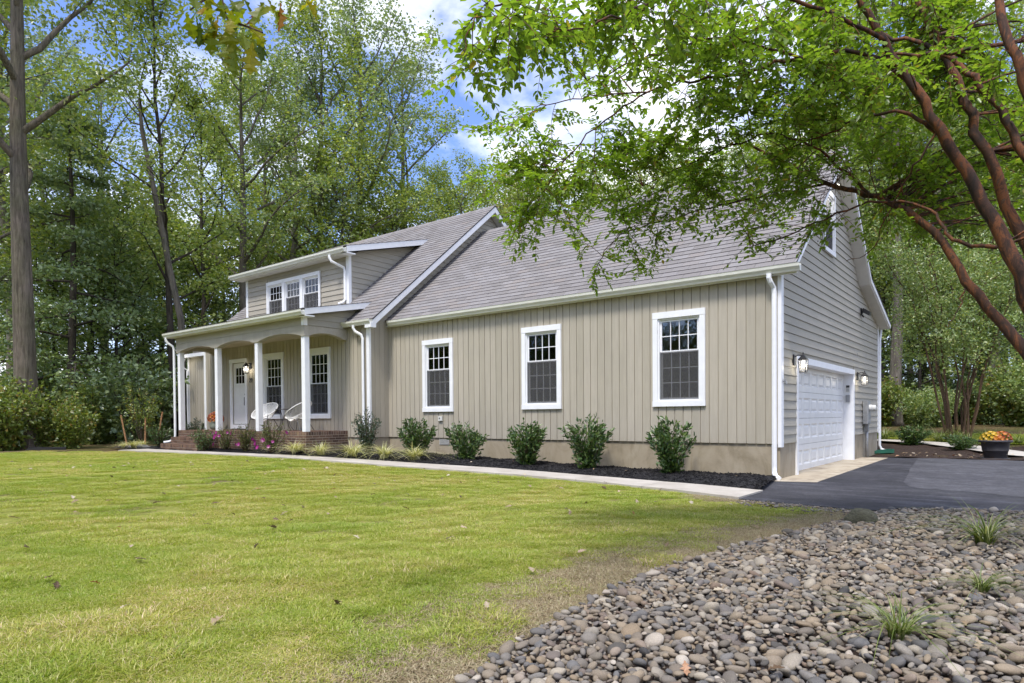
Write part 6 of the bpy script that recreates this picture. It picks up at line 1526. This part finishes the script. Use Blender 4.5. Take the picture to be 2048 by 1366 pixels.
    blobs = [(1300, 40, 4.4, 180, 55, 26), (1150, 45, 4.0, 130, 45, 13), (1030, 35, 3.6, 70, 35, 7), (950, 75, 3.5, 40, 40, 4), (1500, 55, 5.0, 160, 80, 30), (1660, 60, 5.5, 150, 85, 28), (1800, 80, 6.0, 140, 90, 28), (1930, 120, 6.1, 120, 120, 28),
             (1400, 190, 5.5, 90, 60, 9), (1190, 160, 5.6, 90, 45, 7), (1070, 280, 5.8, 80, 75, 17), (1170, 340, 6.0, 110, 75, 22), (1300, 340, 6.1, 120, 65, 24), (1440, 290, 6.0, 120, 85, 28), (1560, 210, 5.8, 120, 85, 30), (1690, 200, 6.0, 110, 75, 24), (1810, 230, 6.3, 110, 100, 26), (1930, 330, 6.4, 100, 110, 22),
             (1600, 310, 6.1, 90, 45, 13), (1770, 400, 6.4, 70, 60, 10), (1520, 350, 6.4, 100, 45, 14), (1400, 400, 6.4, 110, 40, 13), (1280, 430, 6.4, 80, 40, 9), (1212, 490, 6.4, 30, 45, 6), (1055, 400, 5.9, 40, 55, 8), (1690, 470, 6.1, 45, 40, 7), (1600, 440, 6.2, 70, 35, 5), (1850, 420, 6.5, 60, 60, 6), (1480, 160, 5.6, 90, 70, 18), (2010, 380, 6.4, 70, 80, 10), (1990, 230, 6.3, 80, 100, 16), (1890, 640, 5.4, 25, 25, 1), (1700, 120, 4.7, 120, 60, 6), (2000, 60, 4.6, 60, 50, 4),
             (2180, 60, 5.2, 90, 120, 14), (2280, 220, 5.4, 90, 130, 12), (2420, 120, 4.6, 120, 120, 10), (2150, 380, 6.0, 60, 80, 6), (2500, 320, 4.4, 90, 120, 6)]
    C, D, Nn, L = [], [], [], []; pan = MB()
    for bx, by, bd, rx, ry, n in blobs:
        for i in range(int(n*0.84)):
            tgt = W((bx+rx*r_.normal(0, 0.7), by+ry*r_.normal(0, 0.7), bd+r_.normal(0, 0.30)))
            dd_ = np.linalg.norm(SK-tgt, axis=1)+0.4*np.maximum(0, SK[:, 2]*0+((tgt-SK) @ (-CR) < 0)*0.8); k = int(np.argmin(dd_+r_.uniform(0, 0.12, len(dd_)))); a = SK[k]
            v_ = tgt-a; ln = np.linalg.norm(v_)
            if ln < 0.35: tgt = a+unit(v_+r_.normal(0, 0.3, 3))*0.45; v_ = tgt-a; ln = 0.45
            br = [a, a+v_*0.35+np.array([0, 0, 0.07*ln]), a+v_*0.7+np.array([0, 0, 0.08*ln]), tgt]; br = curve(br, 3)
            tb.tube(br, [max(0.0022, 0.0075*(1-0.8*q_/len(br))*min(1.6, ln)) for q_ in range(len(br))], 4, cap=False)
            nt_ = 8
            for w_ in range(nt_):
                f = 0.35+0.65*(w_+r_.random())/nt_; f = min(f, 0.999); kk = int(f*(len(br)-1)); p0 = br[kk]+(br[kk+1]-br[kk])*(f*(len(br)-1)-kk); ax = unit(br[kk+1]-br[kk])
                d_ = unit(ax*0.5+r_.normal(0, 0.6, 3)*np.array([1, 1, 0.6])+np.array([0, 0, -0.04])); tl = r_.uniform(0.16, 0.34); q1 = p0+d_*tl*0.5; q2 = p0+d_*tl+np.array([0, 0, -0.10*tl]); tb.tube([p0, q1, q2], [0.0028, 0.0022, 0.0012], 3, cap=False)
                sd = unit(np.cross(d_, [0, 0, 1.0])+r_.normal(0, 0.25, 3))
                m_ = int(r_.integers(5, 8))
                for j in range(m_):
                    t_ = (j+0.6)/m_; pt = p0+(q2-p0)*t_
                    for sg in (1, -1):
                        C.append(pt); D.append(sd*sg*0.9+d_*0.65+r_.normal(0, 0.22, 3)+np.array([0, 0, -0.10])); Nn.append(np.array([0, 0, 1.0])+r_.normal(0, 0.38, 3)); L.append(r_.uniform(0.038, 0.062))
                C.append(q2); D.append(d_+np.array([0, 0, -0.2])); Nn.append(np.array([0, 0, 1.0])+r_.normal(0, 0.4, 3)); L.append(r_.uniform(0.04, 0.06))
            if r_.random() < 0.16:
                st = tgt; pl = r_.uniform(0.10, 0.2); pan.tube([st, st+np.array([r_.normal(0, .03), r_.normal(0, .03), -pl])], [0.002, 0.001], 3, cap=False)
                for q_ in range(int(r_.integers(10, 20))):
                    u = r_.random(); c = st+np.array([r_.normal(0, 0.022), r_.normal(0, 0.022), -pl*u]); pan.ball(c, r_.uniform(0.004, 0.0065), 5, 3)
    tb.build('branch', M['bark_crape'], e, True)
    # the crown is thinner where the gable peak and its lamp show through
    C, D, Nn, L = (np.array(q_) for q_ in (C, D, Nn, L)); v_ = C+base-CAM; px_ = 1024+F_PX*(v_ @ CR)/(v_ @ CD); py_ = PRIN_Y-F_PX*(v_ @ CU)/(v_ @ CD); u = r_.random(len(C))
    keep = ~((np.hypot(px_-1664, py_-380) < 30) | ((np.hypot((px_-1690)/60, (py_-370)/75) < 1) & (u < 0.6)) | ((py_ > 400) & (px_ > 1230) & (px_ < 1640) & (u < 0.3)))
    C, D, Nn, L = C[keep], D[keep], Nn[keep], L[keep]
    V, F_ = leaf_arrays(C, D, Nn, L, L*0.60, True, 0.18)
    cr = link(bpy.data.objects.new('crown', np_mesh('myrtle_leaves', V, F_, M['leaf_crape'])), e)
    o_ = pan.build('seed_cluster', M['twig_brown'], e)
myrtle_fg()

# ================================================================== OAK BRANCH hanging into the top left
def lobed_leaf(mat, seed, curl=0.12):
    r_ = np.random.default_rng(seed)
    hw = [(0, .015), (.10, .07), (.18, .055), (.30, .24), (.40, .10), (.54, .36), (.66, .13), (.78, .25), (.87, .10), (1.0, .01)]
    V, Fq = [], []
    for i, (t_, w_) in enumerate(hw):
        w1, w2 = w_*r_.uniform(.85, 1.15), w_*r_.uniform(.85, 1.15); z = -curl*t_*t_+r_.normal(0, .01)
        sw = 0.07 if w_ > 0.2 else 0
        V += [(-w1, t_+sw, z+w1*0.25+r_.normal(0, .02)), (0, t_, z), (w2, t_+sw, z+w2*0.25+r_.normal(0, .02))]
    for i in range(len(hw)-1):
        a = i*3; Fq += [(a, a+1, a+4, a+3), (a+1, a+2, a+5, a+4)]
    mb = MB(); mb.V = V; mb.F = Fq; return mb.mesh('lobed_leaf', M[mat])
OAK = [lobed_leaf('leaf_oak', i) for i in range(4)]
e = empty('oak_branch', tuple(at(450, -120, 3.1))); tag(e, 'overhanging oak branch with large yellow-green lobed leaves at the top left', 'branch')
ob = at(450, -120, 3.1); r_ = np.random.default_rng(3)
tw = MB(); paths = [[(450, -260, 3.0), (448, -120, 3.1), (440, -20, 3.1), (455, 40, 3.1), (480, 85, 3.12)], [(440, -20, 3.1), (400, 5, 3.15), (380, 20, 3.2)], [(455, 40, 3.1), (500, 55, 3.05), (525, 65, 3.0)], [(448, -120, 3.1), (500, -50, 3.0), (545, -5, 3.0), (600, -15, 3.0), (640, -10, 3.0)]]
for p in paths: tw.tube([at(*q_)-ob for q_ in p], [0.006, 0.005, 0.004, 0.003, 0.002][:len(p)], 5, cap=False)
tw.build('twig', M['twig_brown'], e)
for i, (a, b) in enumerate([(385, 5), (372, 25), (395, 20), (410, 0), (415, 30), (400, 45), (430, 10), (430, 45), (445, 20), (440, 60), (455, 45), (460, 0), (465, 65), (470, 25), (475, 80), (480, 50), (490, 20), (490, 70), (500, 45), (505, 85), (515, 60), (525, 75), (500, -5), (528, 5), (545, 10), (560, 5), (590, -5), (612, 0), (640, -6), (475, -20), (420, -20), (455, 85), (378, 12), (392, 34), (408, 16), (422, 52), (436, 30), (448, 72), (462, 36), (472, 95), (484, 66), (496, 56), (508, 72), (478, 8), (512, 18), (536, 0), (440, -8), (402, -12), (388, -8), (460, 102)]):
    p = at(a, b, 3.1+r_.normal(0, 0.07))-ob
    dn = Vector((CR*r_.normal(0, 0.55)-np.array([0, 0, 1.0])*r_.uniform(0.3, 1.0)+CD*r_.normal(0, 0.4))).normalized(); q_ = dn.to_track_quat('Y', 'Z').to_euler()
    q_.rotate_axis('Y', r_.uniform(-0.8, 0.8)); inst('leaf', OAK[i % 4], p, q_, r_.uniform(0.09, 0.14), e)

# ================================================================== FALLEN LEAVES
FL = [lobed_leaf('leaf_fallen', 20+i, 0.25) for i in range(4)]
def fallen(n, pos, label, group, s0=0.05, s1=0.10):
    k = 0
    while k < n:
        x, y, z = pos()
        if x is None: continue
        inst_ = inst('fallen_leaf', FL[int(r_.integers(4))], (x, y, z), (r_.normal(0, 0.35), r_.normal(0, 0.35), r_.uniform(0, 6.28)), r_.uniform(s0, s1)); tag(inst_, label, 'leaf', group); k += 1
def on_lawn():
    d_ = math.sqrt(r_.uniform(2.2**2, 15**2)); px = r_.uniform(0, 1750); lat = (px-1024)/F_PX*d_; x = CAM[0]+CD[0]*d_+CR[0]*lat; y = CAM[1]+CD[1]*d_+CR[1]*lat
    return (x, y, float(gz(x, y))+0.045) if bool(lawn_ok(x, y)) else (None, 0, 0)
fallen(150, on_lawn, 'dry curled fallen leaf lying on the lawn', 'fallen leaves on the lawn', 0.055, 0.105)
def on_peb():
    d_ = r_.uniform(2.6, 7); px = r_.uniform(1000, 2040); lat = (px-1024)/F_PX*d_; x = CAM[0]+CD[0]*d_+CR[0]*lat; y = CAM[1]+CD[1]*d_+CR[1]*lat
    return (x, y, float(gz(x, y))+0.115) if bool(in_pebbles(x-0.1, y)) else (None, 0, 0)
fallen(22, on_peb, 'dry fallen leaf resting on the river stones', 'fallen leaves on the stones', 0.05, 0.09)
def on_mulch():
    x = r_.uniform(-14, -0.3); t_ = r_.random(); y = path_u(x)+(bed_back(x)-path_u(x))*t_; return (x, y, bed_z(x, y, t_)+0.02)
fallen(26, on_mulch, 'small dry leaf on the black mulch along the house', 'fallen leaves on the mulch', 0.04, 0.07)
def on_back():
    x = r_.uniform(0.6, 3.6); y = r_.uniform(7.9, 9.6); return (x, y, 0.06)
fallen(60, on_back, 'dry leaf littering the bed beyond the asphalt', 'fallen leaves beyond the asphalt', 0.06, 0.11)
print('built', len(bpy.data.objects), 'objects')
